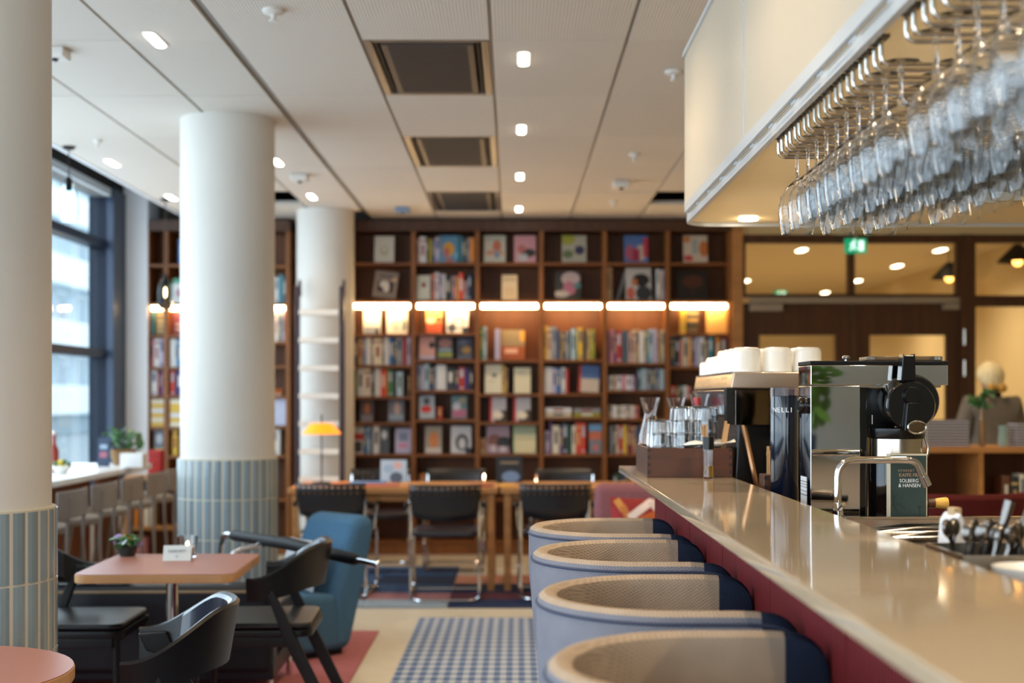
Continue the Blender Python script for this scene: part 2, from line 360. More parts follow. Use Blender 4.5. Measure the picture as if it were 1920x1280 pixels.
# ------------------------------------------------------------------ columns
TILE = mat('glazed_tile_grey_blue', '85959b', .16, rnd=.14, coat=.3, noise=.04, nscale=6)
GROUT = mat('tile_grout', 'c9c2b0', .8)
COLW = mat('column_paint', 'd6d3cc', .6, noise=.015, nscale=2)
def column(x, y, r, label, tiles=True):
    o = struct(MB().lathe([(r, 1.05 if tiles else 0), (r, 3.0)], 72), 'column', COLW, loc=(x, y, 0)); o['label'] = label
    if not tiles: return
    MB().lathe([(r + .0145, 0), (r + .0145, 1.052), (r - .01, 1.056)], 72).build('grout_bed', GROUT, o)
    n = 32; R = r + .012; hz = .2245; da = 2 * PI / n
    prof = []; e = .0042 / R
    for q in range(4): prof.append((R + .006 - (.004 if q in (0, 3) else 0), -da / 2 + e + (da - 2 * e) * q / 3))
    poly = [(a * math.cos(t), a * math.sin(t)) for a, t in prof] + [((R - .004) * math.cos(prof[-1][1]), (R - .004) * math.sin(prof[-1][1])), ((R - .004) * math.cos(prof[0][1]), (R - .004) * math.sin(prof[0][1]))]
    z = 1.05
    while z > .01:
        z0 = max(z - hz + .0035, .002); first = None
        for k in range(n):
            if first is None: first = MB().prism(poly, z0, z - .0035, 'z').build('tile', TILE, o, smooth=False); t = first
            else: t = first.copy(); COL.objects.link(t)
            t.rotation_euler[2] = k * da
        z -= hz
column(-1.742, 4.33, .265, 'near white round column at the left edge, grey-green tiled foot')
column(-1.65, 7.9, .268, 'middle white round column with a blue-grey tiled foot')
column(-1.61, 11.72, .245, 'far white round column behind the library ladder', False)

# ------------------------------------------------------------------ ceiling fittings
SLAT = mat('grille_dark', '4f4845', .45, metal=.5); RIM = mat('cassette_rim', '6b625b', .3, metal=.4)
for n, (x0, x1, y0, y1) in enumerate(cassettes):
    cx, cy = (x0 + x1) / 2, (y0 + y1) / 2; hx, hy = (x1 - x0) / 2 - .01, (y1 - y0) / 2 - .01
    o = thing('ceiling_air_unit', ['nearest square air conditioning unit set into the ceiling panels', 'middle of the three ceiling air conditioning units', 'farthest ceiling air conditioning unit, close to the bookcase'][n], 'air conditioner', (cx, cy, 3.0), group='ceiling air units')
    for a, b, c, d in ((-hx, -hx + .035, -hy, hy), (hx - .035, hx, -hy, hy), (-hx + .035, hx - .035, -hy, -hy + .03), (-hx + .035, hx - .035, hy - .03, hy)):
        MB().box(a, b, c, d, 0, .06).build('frame', RIM, o, bevel=.006)
    MB().box(-hx + .07, hx - .07, -hy + .07, hy - .05, -.002, .03).build('front_panel', SLAT, o, bevel=.005)
    for s in (-1, 1): MB().box(s * (hx - .05) - .008, s * (hx - .05) + .008, -hy + .06, hy - .06, .005, .04).build('louvre', BLACKM, o, bevel=.002)
    v = MB()
    for k in range(26): yy = -hy + .1 + (2 * hy - .2) * k / 25; v.box(-hx + .1, hx - .1, yy - .004, yy + .004, -.006, -.002)
    tag(v.build('grille_fins', SLAT, o, smooth=False), kind='stuff')
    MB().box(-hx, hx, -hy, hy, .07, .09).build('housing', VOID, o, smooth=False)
SLOT = emit('slot_glow', 'fff4e2', 14)
def slot(x, y, label, power=26, L=.24):
    o = thing('ceiling_slot_light', label, 'light', (x, y, 3.0), group='recessed ceiling slot lights')
    MB().prism(rrect(-.032, .032, -L / 2 - .012, L / 2 + .012, .03, 4), -.004, 0, 'z').build('trim_ring', WHITEP, o)
    MB().prism(rrect(-.022, .022, -L / 2, L / 2, .021, 4), -.008, -.003, 'z').build('diffuser', SLOT, o)
    lamp('SPOT', (x, y, 2.975), power, WARM, spot_size=math.radians(125), spot_blend=.8, shadow_soft_size=.06)
for k, y in enumerate((6.44, 8.14, 9.87, 11.57)):
    slot(.05, y, ['nearest', 'second nearest', 'third nearest', 'farthest'][k] + ' glowing slot light in the ceiling row right of the air units')
for k, y in enumerate((6.1, 9.27, 10.86)):
    slot(-1.6, y, ['nearest slanting slot light high above the tiled columns', 'slot light at the right edge of the middle column top', 'farthest slot light between the middle and far columns'][k], 9)
for k, y in enumerate((7.7, 9.3, 10.9)):
    slot(-2.73, y, ['slot light over the window bar hidden by the near column', 'slot light in the ceiling above the clear bulb pendant', 'slot light above the white window pier left of the column'][k], 10)
for x, y in ((.05, 4.7), (.05, 3.0), (.05, 1.2), (-.6, 2.6), (1.7, 6.4), (1.7, 8.1), (1.7, 9.8), (3.2, 6.4), (3.2, 8.1), (3.2, 9.8), (1.9, 3.0), (1.9, .8)):  # extra ceiling spots without fittings, added to warm the right side
    lamp('SPOT', (x, y, 2.975), 30, WARM, spot_size=math.radians(125), spot_blend=.8, shadow_soft_size=.06)
def detector(a, b, label, s=1, kind='smoke_detector'):
    Y = 1.6 * F / (HY - b); X = (a - VX) * Y / F
    o = thing(kind, label, 'detector', (X, Y, 3.0))
    MB().lathe([(.045 * s, 0), (.045 * s, -.012), (.03 * s, -.02)], 20).build('base', WHITEP, o)
    MB().lathe([(.012 * s, -.02), (.012 * s, -.04), (.02 * s, -.045), (.02 * s, -.05)], 12).build('sensor', WHITEP, o)
detector(513, 18, 'white sprinkler disc above the middle of the left ceiling panels')
detector(1264, 133, 'white sprinkler disc beside the hanging glass hood')
detector(183, 262, 'small sprinkler above the window bar', .6)
detector(1190, 288, 'white detector left of the hood in the warm ceiling panels', .8)
detector(1150, 377, 'small far detector near the top of the bookcase', .7)
def box_detector(a, b, label, col=WHITEP):
    Y = 1.6 * F / (HY - b); X = (a - VX) * Y / F
    o = thing('ceiling_sensor', label, 'sensor', (X, Y, 3.0))
    MB().box(-.06, .06, -.06, .06, -.045, 0).build('casing', col, o, bevel=.01)
    MB().lathe([(.02, -.045), (.014, -.055), (.004, -.058)], 12).build('lens', BLACK, o)
box_detector(102, 92, 'white square sensor box beside the top of the near column')
box_detector(562, 328, 'white square sensor box right of the middle column top')
box_detector(1165, 341, 'white square sensor box before the far dark ceiling gap')
box_detector(755, 389, 'small blue-lit sensor left of the farthest air unit', mat('sensor_blue', '7d93ad', .4))

# ================================================================== BOOKCASES
DEP = .34
LED = emit('shelf_led', 'ffd79a', 26)
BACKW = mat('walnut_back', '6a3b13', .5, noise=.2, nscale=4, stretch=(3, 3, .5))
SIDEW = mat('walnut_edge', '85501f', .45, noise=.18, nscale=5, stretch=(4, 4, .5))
def bookcase(label, xs, rows, ledrow, name='bookcase'):
    """xs: px of the uprights; rows: per bay a list of px rows where boards have their top edge"""
    x0, x1 = px(xs[0]), px(xs[-1]); o = thing(name, label, 'bookcase', ((x0 + x1) / 2, YW, 0)); ox = (x0 + x1) / 2
    y0, y1 = 0, DEP; ht = pz(412)
    B = lambda a, b, c, d, e, f: MB().box(a - ox, b - ox, c, d, e, f)
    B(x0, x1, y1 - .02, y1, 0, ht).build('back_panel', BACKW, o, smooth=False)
    for k, x in enumerate(xs):
        X = px(x); B(X - .02, X + .02, y0, y1 - .02, .1, pz(433)).build('upright', SIDEW, o, bevel=.002, seg=1)
    B(x0 - .02, x1 + .02, y0 - .01, y1, pz(433), ht).build('cornice', DWOOD, o, bevel=.003, seg=1)
    B(x0, x1, y0 + .02, y1, 0, .11).build('plinth', SIDEW, o, bevel=.003, seg=1)
    for k in range(len(xs) - 1):
        a, b = px(xs[k]) + .02, px(xs[k + 1]) - .02
        for r in list(rows[k]) + [1014]:
            B(a, b, y0 + .004, y1 - .02, pz(r) - .025, pz(r)).build('shelf', WOODH, o, bevel=.002, seg=1)
        B(a + .012, b - .012, y0 + .012, y0 + .032, pz(ledrow) - .047, pz(ledrow) - .005).build('light_strip', LED, o, bevel=.006)
    return o
BX = [655, 775, 895, 1015, 1134, 1252, 1370]
BR = [[492, 562, 626, 684, 743, 792, 851, 935], [492, 562, 624, 674, 731, 786, 851, 935], [492, 562, 674, 738, 791, 851, 935],
      [492, 562, 674, 737, 782, 851, 935], [492, 562, 680, 731, 784, 851, 935], [492, 562, 625, 687, 747, 800, 851, 935]]
bookcase('tall walnut bookcase of six lamp-lit bays across the back wall', BX, BR, 568)
LX = [276, 311, 430, 540]
LR = [[495, 568, 628, 688, 741, 800, 854, 935]] * 2 + [[497, 568, 640, 685, 742, 798, 853, 935]]
bookcase('narrow walnut bookcase behind the middle tiled column, left of the ladder', LX, LR, 572)

# ------------------------------------------------------------------ books
HUES = dict(navy='22325c', blue='2f6aa8', white='dad9d6', cream='e2d8bd', black='16161a', red='b32a24', green='3f7a4a', salmon='c97766', grey='8d8f92', olive='9a8b1f', orange='d98420', lilac='b7aec4',
            teal='3c7f8c', tan='b79a6c', yellow='d8b03a', crimson='97202f', pink='cf8a93', indigo='3a2f6b', brown='6a3f24', purple='6d4a78', paleblue='a9c2cb', darkgreen='1f4130', slate='4d5d68', scarlet='d6452c', beige='c8b79a', charcoal='34353a', lime='9fae3a', dustypink='b9938c')
WORD = dict(paleblue='pale blue', darkgreen='dark green', dustypink='dusty pink')
def spine_mat(c, v):
    base = HUES[c]; light = c in ('white', 'cream', 'paleblue', 'lilac', 'tan', 'beige', 'yellow', 'pink', 'lime', 'dustypink', 'grey', 'salmon')
    ink = ['3a3a3e', '8c2b2b', '2f4a6e', '55503f'][v % 4] if light else ['d8d4c8', 'cbb26a', 'b9c4cc', 'c9c9c9'][v % 4]
    sh = [[('r', .3, .7, .35, .8, ink)], [('r', .0, 1, .82, .88, ink), ('r', .3, .68, .3, .7, ink)], [('r', .25, .75, .55, .9, ink), ('r', .2, .8, .06, .12, ink)], []][v % 4]
    return print_mat('spine_%s_%d' % (c, v % 4), base, sh)
PAGES = mat('page_edges', 'd9d0bc', .8)
def book_mesh(w, d, h, m, spine=True, name='book'):
    """cover boards with a recessed block of pages; local x width, -y front, z up, standing on z=0"""
    b = MB(); t = min(.003, w * .12)
    if spine:
        b.add([(-w / 2, 0.004, 0), (-w / 4, 0, 0), (w / 4, 0, 0), (w / 2, .004, 0), (-w / 2, .004, h), (-w / 4, 0, h), (w / 4, 0, h), (w / 2, .004, h)], [(0, 1, 5, 4), (1, 2, 6, 5), (2, 3, 7, 6), (3, 2, 1, 0), (4, 5, 6, 7)])
        b.box(-w / 2, -w / 2 + t, .004, d, 0, h).box(w / 2 - t, w / 2, .004, d, 0, h); b.cur = 1; b.box(-w / 2 + t, w / 2 - t, .004, d - .004, .003, h - .003)
    else:
        t = .003
        b.box(-w / 2, w / 2, 0, t, 0, h).box(-w / 2, w / 2, d - t, d, 0, h).box(-w / 2, -w / 2 + t, t, d - t, 0, h); b.cur = 1; b.box(-w / 2 + t, w / 2 - .004, t, d - t, .003, h - .003)
    return b.build(name, [m, PAGES], None, smooth=False)
ORD = 'first second third fourth fifth sixth seventh eighth ninth tenth eleventh twelfth thirteenth fourteenth fifteenth sixteenth seventeenth eighteenth nineteenth twentieth'.split()
BAYN = ['bay next to ladder', 'second bay from ladder', 'third bay from ladder', 'fourth bay from ladder', 'fifth bay from ladder', 'bay next to doors']
RANGE = {}
for k, n in enumerate(BAYN): RANGE[n] = (BX[k], BX[k + 1])
for k, n in enumerate(('bay beside white pier', 'bay behind middle column', 'bay left of ladder')): RANGE[n] = (LX[k], LX[k + 1])
COUNT = {}; BROWS = {}
for k, n in enumerate(BAYN): BROWS[n] = BR[k]
for k, n in enumerate(('bay beside white pier', 'bay behind middle column', 'bay left of ladder')): BROWS[n] = LR[k]
def topmost(where, y, top):
    return max(top, max([r for r in BROWS[where] if r < y - 4], default=433) + 6.6)
def fit(where, x0, x1):
    lo, hi = RANGE[where][0] + 5, RANGE[where][1] - 5
    if x0 < lo: x1 = min(max(x1, lo + 8), hi); x0 = lo
    if x1 > hi: x0, x1 = max(lo, x0), hi
    return x0, x1
GOLDF = 'books on the back wall bookcase'
NB = [0]
def spines(row, where, y, spec, gap=.3):
    """spec: 'x:' to jump, else colour,width,top"""
    x = None; out = []
    for tok in spec.split():
        if tok.endswith(':'): x = float(tok[:-1]); continue
        c, wd, tp = tok.split(','); out.append((c, x, float(wd), float(tp))); x += float(wd)
    lo, hi = RANGE[where][0] + 5, RANGE[where][1] - 5; e0, e1 = out[0][1], out[-1][1] + out[-1][2]
    n0, n1 = max(e0, lo), min(e1, hi); sc_ = (n1 - n0) / (e1 - e0)
    for c, x, wd, tp in out:
        x = n0 + (x - e0) * sc_; wd *= sc_
        tp = topmost(where, y, tp); wm = (wd - gap) * YW / F; h = (y - tp) * (YW + .03) / F; d = min(.2, .10 + h * .2)
        o = book_mesh(wm, d, h, spine_mat(c, NB[0])); NB[0] += 1
        o.location = (px(x + wd / 2), YW + .035 + random.uniform(0, .012), pz(y) + .0008)
        n = COUNT.get((row, where), 0); COUNT[(row, where)] = n + 1
        tag(o, '%s spine-out book, %s from left, %s, %s' % (WORD.get(c, c), ORD[n], row, where), 'book', GOLDF)
COVERS = {}
def face(row, where, y, x0, x1, top, desc, base, shapes, tilt=0, lean=10, thick=.022, dy=.06):
    x0, x1 = fit(where, x0, x1); tall = topmost(where, y, top) + (1.0 if lean > 5 else 0) + .9 * abs(tilt); wm = (x1 - x0) * YW / F; h = (y - tall) * YW / F / math.cos(math.radians(lean))
    m = print_mat('cover_%s' % desc.replace(' ', '_'), base, shapes)
    o = book_mesh(wm, thick, h, m, False)
    dy = .12 if row == R3 else dy
    o.location = (px((x0 + x1) / 2), YW + dy - .03, pz(y) + .002 + thick * math.sin(math.radians(lean)) + (wm / 2 * abs(math.sin(math.radians(tilt))))); o.rotation_euler = (math.radians(-lean), math.radians(tilt), 0)
    tag(o, '%s, %s, %s' % (desc, row, where), 'book', GOLDF); return o
def pile(row, where, y, x0, x1, top, n, cols, cat='book'):
    """n books lying flat in one pile"""
    x0, x1 = fit(where, x0, x1); h = (y - top) * YW / F / n; wm = (x1 - x0) * YW / F
    for k in range(n):
        c = cols[k % len(cols)]; b = MB(); b.box(-wm / 2, wm / 2, 0, .13, 0, .003).box(-wm / 2, wm / 2, 0, .13, h - .004, h - .001).box(-wm / 2, wm / 2, 0, .003, .003, h - .004); b.cur = 1; b.box(-wm / 2 + .004, wm / 2 - .004, .003, .126, .003, h - .004)
        o = b.build('book', [spine_mat(c, 3 if n > 4 else k), PAGES], None, smooth=False)
        o.location = (px(max((x0 + x1) / 2, RANGE[where][0] + 5.5 + (x1 - x0) / 2)), YW + .03, pz(y) + k * h + .0008)
        tag(o, '%s book lying %s from bottom, %s, %s' % (WORD.get(c, c), ORD[k], row, where), 'book', GOLDF)
R1, R2, R3, R4, R5, R6, R7, R8 = 'top shelf', 'second shelf', 'lamp-lit shelf', 'fourth shelf', 'fifth shelf', 'sixth shelf', 'seventh shelf', 'low shelf'
b1, b2, b3, b4, b5, b6 = BAYN
# top shelf
face(R1, b1, 492, 701, 738, 441, 'pale book with a green sprig', 'cfd3cc', [('e', .5, .45, .22, .2, 'b4baa2'), ('e', .5, .5, .12, .1, 'cfd3cc')])
spines(R1, b2, 492, '777: dustypink,6,448 white,14,443 black,4,450 olive,8,447 navy,3,449 blue,3,447 lilac,9,444')
face(R1, b2, 492, 823, 858, 440, 'blue book with a golden haired head', '5f8fae', [('e', .5, .48, .3, .27, 'd59a2c'), ('e', .4, .36, .15, .2, 'b8656c'), ('r', .35, .75, .0, .14, 'b06a62'), ('e', .92, .25, .1, .14, '6db1d0')])
spines(R1, b2, 492, '860: teal,6,441 slate,5,446 charcoal,4,448 grey,6,446 orange,9,445')
face(R1, b3, 492, 907, 948, 438, 'pale book with coral figures', 'b9b4a4', [('e', .6, .6, .2, .22, 'b56a50'), ('r', .1, .9, .25, .45, 'b98a74'), ('r', .5, .7, .15, .4, '6f8ba4'), ('r', .1, .9, .82, .93, '9fa59a')])
face(R1, b3, 492, 964, 1005, 438, 'pink book with a black horse shape', 'c08a92', [('e', .65, .35, .34, .16, '1c1c22'), ('r', .2, .6, .05, .3, 'b0aeb2'), ('e', .35, .5, .2, .15, 'a95f5a')])
face(R1, b4, 492, 1054, 1100, 437, 'olive and white garden book', 'a3a090', [('e', .25, .85, .3, .2, '97983c'), ('e', .72, .45, .2, .17, '2b3052'), ('e', .25, .3, .22, .15, '5c6b49')])
face(R1, b5, 492, 1171, 1216, 436, 'blue book with two red figures', '4c6aa0', [('e', .25, .35, .2, .28, 'a34d62'), ('e', .7, .35, .22, .3, 'b9a79a'), ('r', .8, 1, .2, .9, 'b02f4a'), ('r', .35, .65, .05, .5, '8d2444')])
face(R1, b6, 492, 1283, 1328, 437, 'cream book with orange blotches', 'c3b3a0', [('e', .85, .5, .2, .3, 'b36a36'), ('e', .15, .85, .15, .12, 'c07a34'), ('r', .35, .6, .3, .85, '9aa09a'), ('e', .2, .15, .2, .12, 'b84a42')])
# second shelf
face(R2, b1, 561, 697, 741, 504, 'tilted grey book with a white continent shape', '8d8179', [('r', .16, .84, .22, .62, '3a2830'), ('e', .45, .5, .2, .13, 'dcdad4'), ('e', .55, .36, .13, .14, 'dcdad4'), ('r', .2, .8, .78, .85, '4a4248'), ('e', .85, .72, .1, .08, 'd9b188')], tilt=7)
face(R2, b2, 562, 779, 806, 515, 'cream book with one dark red dot', 'd2d4c4', [('e', .52, .6, .16, .11, '8b1c2c')])
spines(R2, b2, 562, '808: salmon,7,513 white,7,510 lilac,7,513 white,6,513 black,9,517 slate,5,516 pink,6,517 yellow,4,518 scarlet,10,511 grey,8,526 navy,6,514 black,5,518')
face(R2, b3, 562, 941, 970, 514, 'small tan book standing alone', 'c9b18c', [('r', .1, .9, .78, .84, '8f7c5c'), ('r', .15, .85, .1, .5, 'c1a57e')])
face(R2, b4, 562, 1041, 1090, 508, 'dark book with a pale pink flower', '2c2f2c', [('e', .6, .75, .36, .25, 'b8a2a0'), ('e', .55, .4, .25, .25, 'a8667a'), ('e', .25, .2, .3, .12, 'b0a49a'), ('e', .85, .5, .15, .1, '4d7d80')])
spines(R2, b5, 562, '1136: beige,6,500 tan,7,501')
o = book_mesh(.03, .15, .27, spine_mat('grey', 3)); o.location = (px(1160), YW + .15, pz(562) + .006); o.rotation_euler[1] = math.radians(17); tag(o, 'grey book leaning to the right on second shelf, fifth bay from ladder', 'book', GOLDF)
face(R2, b5, 562, 1174, 1222, 501, 'white book with a black hatted profile', 'bcb6ae', [('e', .6, .62, .34, .2, '18181b'), ('e', .35, .55, .12, .12, 'b06a42'), ('e', .7, .2, .3, .25, '2c3036'), ('e', .2, .2, .16, .2, 'c0604a')])
spines(R2, b5, 562, '1232: white,6,504 beige,6,506 lilac,5,505')
face(R2, b6, 562, 1272, 1329, 506, 'almost black book with a rust tree', '120d0a', [('e', .5, .62, .35, .22, '4a2413'), ('r', .45, .55, .2, .5, '3a1c10')])
# lamp-lit shelf
face(R3, b1, 626, 679, 711, 577, 'white book with a blue-grey foot', 'e5e2de', [('r', .05, .95, 0, .28, '8f9db0'), ('r', .7, .95, 0, .2, '3c4450')])
face(R3, b1, 626, 723, 762, 577, 'white book with a faint green print', 'e8e3d4', [('e', .45, .3, .2, .2, 'b9c0b2'), ('e', .85, .35, .12, .25, '7f8a84'), ('e', .8, .85, .2, .06, 'b8aa8a')])
face(R3, b2, 624, 797, 828, 577, 'yellow book with an orange foot', 'c79c4a', [('r', 0, 1, 0, .42, 'b8502c'), ('e', .3, .5, .25, .12, 'e3c9a4'), ('e', .8, .55, .2, .1, '4b3a22')])
face(R3, b2, 624, 836, 877, 577, 'white book with a grey portrait', 'ddd8d2', [('e', .55, .42, .28, .28, '8f9094'), ('e', .55, .4, .17, .2, 'cfccc8'), ('e', .25, .2, .2, .18, '3f4a52'), ('e', .9, .1, .2, .14, '2d3138')])
spines(R3, b3, 674, '896: green,8,613 paleblue,8,612'); spines(R3, b3, 674, '928: lilac,10,616')
face(R3, b3, 674, 939, 984, 617, 'brown and orange landscape book', '9a4d22', [('r', 0, 1, .45, 1, '8c7a58'), ('r', .8, 1, .6, .95, 'd49a3e'), ('r', .15, .7, .2, .36, 'd6a48a')])
spines(R3, b4, 674, '1017: yellow,6,610 beige,9,613 grey,10,612 navy,7,618 tan,4,621 charcoal,6,623 grey,8,621 darkgreen,3,620 paleblue,9,616 green,4,618 yellow,10,614 black,7,619 tan,5,617 olive,7,616 lime,4,617')
spines(R3, b5, 680, '1139: purple,5,620 pink,9,617 indigo,5,621 red,10,620 slate,13,619 dustypink,9,623 beige,7,618 tan,7,617 white,8,620 beige,5,622 teal,6,619 paleblue,8,617 lilac,8,616 dustypink,4,620 olive,5,621 beige,6,618')
spines(R3, b6, 625, '1277: yellow,10,579'); face(R3, b6, 625, 1289, 1312, 579, 'dark book with three gilt bands', '3a362c', [('r', 0, 1, .78, .88, '8f7440'), ('r', 0, 1, .48, .62, '9a7c48'), ('r', 0, 1, .1, .2, '6f5c38')], lean=3)  # the yellow spine is a cream one with orange lamp light in its colour
face(R3, b6, 625, 1328, 1366, 579, 'plain cream box set painted honey for lamplight', 'd9a95c', [], lean=2, thick=.1)  # glow of the light strip put into the cream box's base colour
# shelf under the lit one
spines(R4, b1, 684, '663: navy,7,632 tan,11,635 blue,5,633 white,12,629 black,3,634 cream,18,634 charcoal,4,636 white,9,630 blue,9,631 black,5,636 grey,13,632 crimson,9,628 lilac,8,631')
face(R4, b2, 674, 785, 815, 627, 'pink book with a black splash', 'c9968c', [('e', .8, .62, .2, .14, '26282c'), ('r', 0, 1, 0, .14, 'b5abc0')])
face(R4, b2, 674, 819, 849, 629, 'dark book with a green foot', '3b3f40', [('e', .5, .72, .4, .2, '9a6d68'), ('r', .05, .95, .1, .3, '8b9448'), ('r', .1, .9, .34, .48, '7f92a4')])
face(R4, b2, 674, 856, 886, 630, 'dark book with a gold blur', '35384a', [('e', .6, .4, .3, .16, '8a6f3c'), ('r', .1, .9, .05, .16, '5f6470'), ('e', .4, .75, .3, .12, '5d6274')])
spines(R4, b6, 687, '1258: slate,9,628 black,8,634 salmon,6,636 beige,12,629 orange,6,632 navy,5,631 lilac,9,632 white,10,631 brown,6,634 teal,10,630 black,4,634 orange,8,631 green,4,636 crimson,8,630')
# fifth
spines(R5, b1, 743, '663: green,5,695 white,14,690 cream,13,690 charcoal,6,694 white,12,690 scarlet,10,692 orange,3,692 green,10,692 charcoal,7,696 paleblue,12,696')
spines(R5, b1, 743, '764: brown,5,703')
spines(R5, b2, 731, '781: grey,8,683 lilac,5,685 paleblue,10,682 navy,8,686 grey,6,688 white,18,684 charcoal,17,689 navy,7,692 red,11,688 indigo,9,691 charcoal,6,692')
face(R5, b3, 738, 909, 941, 683, 'cream book with a small black drawing', 'ddd4b8', [('e', .55, .62, .14, .07, '6d675a'), ('r', .2, .6, .4, .42, '8f8a7c')]); spines(R5, b3, 738, '942: yellow,5,686 tan,5,690')
face(R5, b3, 738, 964, 995, 689, 'plain cream book beside the drawing book', 'ded3b0', [('r', .2, .7, .78, .84, 'bdb49c')])
spines(R5, b4, 737, '1018: white,16,688 lilac,9,690 blue,9,690'); spines(R5, b4, 737, '1053: white,8,689 red,6,692')
face(R5, b4, 737, 1084, 1123, 683, 'blue over cream book with a red edge', 'c9b8a6', [('r', .0, 1, .5, 1, '4f6b9a'), ('r', 0, .12, 0, 1, 'b03a22')], tilt=3)
spines(R5, b5, 731, '1142: white,8,704 beige,8,703 white,8,704 pink,9,703 white,9,704 lilac,8,704'); spines(R5, b5, 731, '1197: slate,6,692 paleblue,9,691 grey,9,692 slate,8,692 grey,9,691 paleblue,9,692')
spines(R5, b6, 747, '1258: red,10,722 brown,8,724 darkgreen,6,722 white,8,723 salmon,8,725')
# sixth
face(R6, b1, 792, 674, 700, 747, 'dark book with an orange lit face', '54484a', [('e', .5, .62, .22, .26, 'a8603a'), ('r', .1, .9, .0, .32, '7c7274')])
face(R6, b1, 792, 727, 757, 747, 'grey book with a pale long face', '6d7078', [('e', .55, .62, .2, .3, 'b99a90'), ('r', .05, .95, .1, .34, '8795a6')])
face(R6, b2, 786, 786, 815, 740, 'white book with a red round', 'a9b0b8', [('e', .45, .4, .36, .16, 'c22a20'), ('e', .5, .75, .2, .16, '3a4048')], tilt=-2); spines(R6, b2, 786, '820: red,9,763')
face(R6, b2, 786, 846, 875, 742, 'teal book with a pink foot', '5f7f86', [('r', .05, .95, .05, .4, 'a4617a'), ('e', .35, .55, .25, .18, 'bab8c2'), ('e', .7, .8, .25, .12, '9c8f78')])
face(R6, b3, 791, 918, 949, 744, 'white book with red spine and dark corner, left copy', 'c4bcbc', [('r', 0, .14, 0, 1, 'c0302c'), ('e', .9, .05, .62, .42, '4a3c34'), ('e', .5, .25, .3, .16, 'e2d4bd')])
face(R6, b3, 791, 963, 995, 744, 'white book with red spine and dark corner, right copy', 'c4bcbc', [('r', 0, .14, 0, 1, 'c0302c'), ('e', .9, .05, .62, .42, '4a3c34'), ('e', .5, .25, .3, .16, 'e2d4bd')])
pile(R6, b4, 782, 1023, 1072, 764, 2, ['beige', 'white']); pile(R6, b4, 782, 1076, 1126, 765, 2, ['olive', 'grey'])
spines(R6, b5, 784, '1142: beige,8,760 white,8,760 beige,8,761 white,8,760 beige,8,760 white,8,760 salmon,9,761')
spines(R6, b6, 800, '1258: brown,10,765 tan,8,763 navy,9,766 red,7,764')
# seventh
face(R7, b1, 851, 659, 680, 800, 'white red and black book', 'c9c5c0', [('r', 0, 1, .5, .74, 'b82820'), ('r', .1, .9, .05, .45, '34353a')], lean=4)
spines(R7, b1, 851, '681: blue,7,800 paleblue,6,801 navy,4,802 white,13,799'); face(R7, b1, 851, 713, 729, 801, 'narrow slate book with a white blot', '4b525c', [('e', .4, .7, .35, .16, 'cfd2d4')], lean=4)
face(R7, b1, 851, 740, 773, 803, 'lilac book with a pink block', 'b9b6d0', [('r', .2, .8, .2, .42, 'cf8fb4'), ('r', .25, .8, .5, .82, '7f8ba8')])
face(R7, b2, 851, 796, 828, 799, 'beige book with an orange face', '9d8f80', [('e', .52, .5, .27, .3, 'c97b40'), ('r', .05, .95, 0, .2, 'c6bdb6')])
face(R7, b2, 851, 845, 883, 799, 'white book with a black and white portrait', 'c6c3c6', [('e', .55, .4, .34, .32, '55575c'), ('e', .55, .36, .16, .2, 'c0bec0'), ('e', .9, .08, .2, .14, '26283c')])
spines(R7, b3, 851, '897: tan,13,822'); face(R7, b3, 851, 912, 955, 797, 'mauve book with two dark figures', '9c8490', [('e', .35, .45, .3, .24, '7a4a44'), ('e', .75, .4, .3, .2, '1e2028'), ('r', .2, .4, .05, .3, 'c3b0b4'), ('r', .6, .85, .05, .25, 'c0b4b8')])
face(R7, b3, 851, 962, 1005, 797, 'cream book with a pale green top', 'd9cda2', [('r', 0, 1, .68, 1, '9fa88c'), ('r', 0, .06, 0, 1, '93a878')])
spines(R7, b4, 851, '1022: lilac,9,808 purple,5,791 cream,13,798 purple,6,800 charcoal,10,793 darkgreen,8,798 cream,7,798 scarlet,10,793 scarlet,9,793')
face(R7, b4, 851, 1105, 1133, 795, 'blue and orange book by the upright', '7a7a84', [('r', 0, 1, .76, .95, '6e9fc4'), ('r', 0, 1, .46, .74, 'c0684a'), ('e', .5, .2, .2, .1, 'c86a5e')], lean=4)
spines(R7, b5, 851, '1144: grey,6,798 charcoal,5,799 beige,6,798 red,8,797 yellow,8,797 black,4,800 crimson,7,795 tan,6,799 navy,8,798 orange,6,797 grey,8,799')
spines(R7, b6, 851, '1262: slate,8,805 tan,9,803 red,8,806')
spines(R8, b1, 935, '658: cream,7,886 beige,7,887 white,7,886 cream,7,887 beige,7,886 white,6,887'); spines(R8, b2, 935, '782: brown,7,890 orange,6,888 grey,8,889 tan,8,891 slate,8,889')
spines(R8, b4, 935, '1030: brown,8,892 tan,7,890'); spines(R8, b5, 935, '1150: charcoal,8,890 darkgreen,8,889 navy,8,891 brown,9,890 black,7,892')
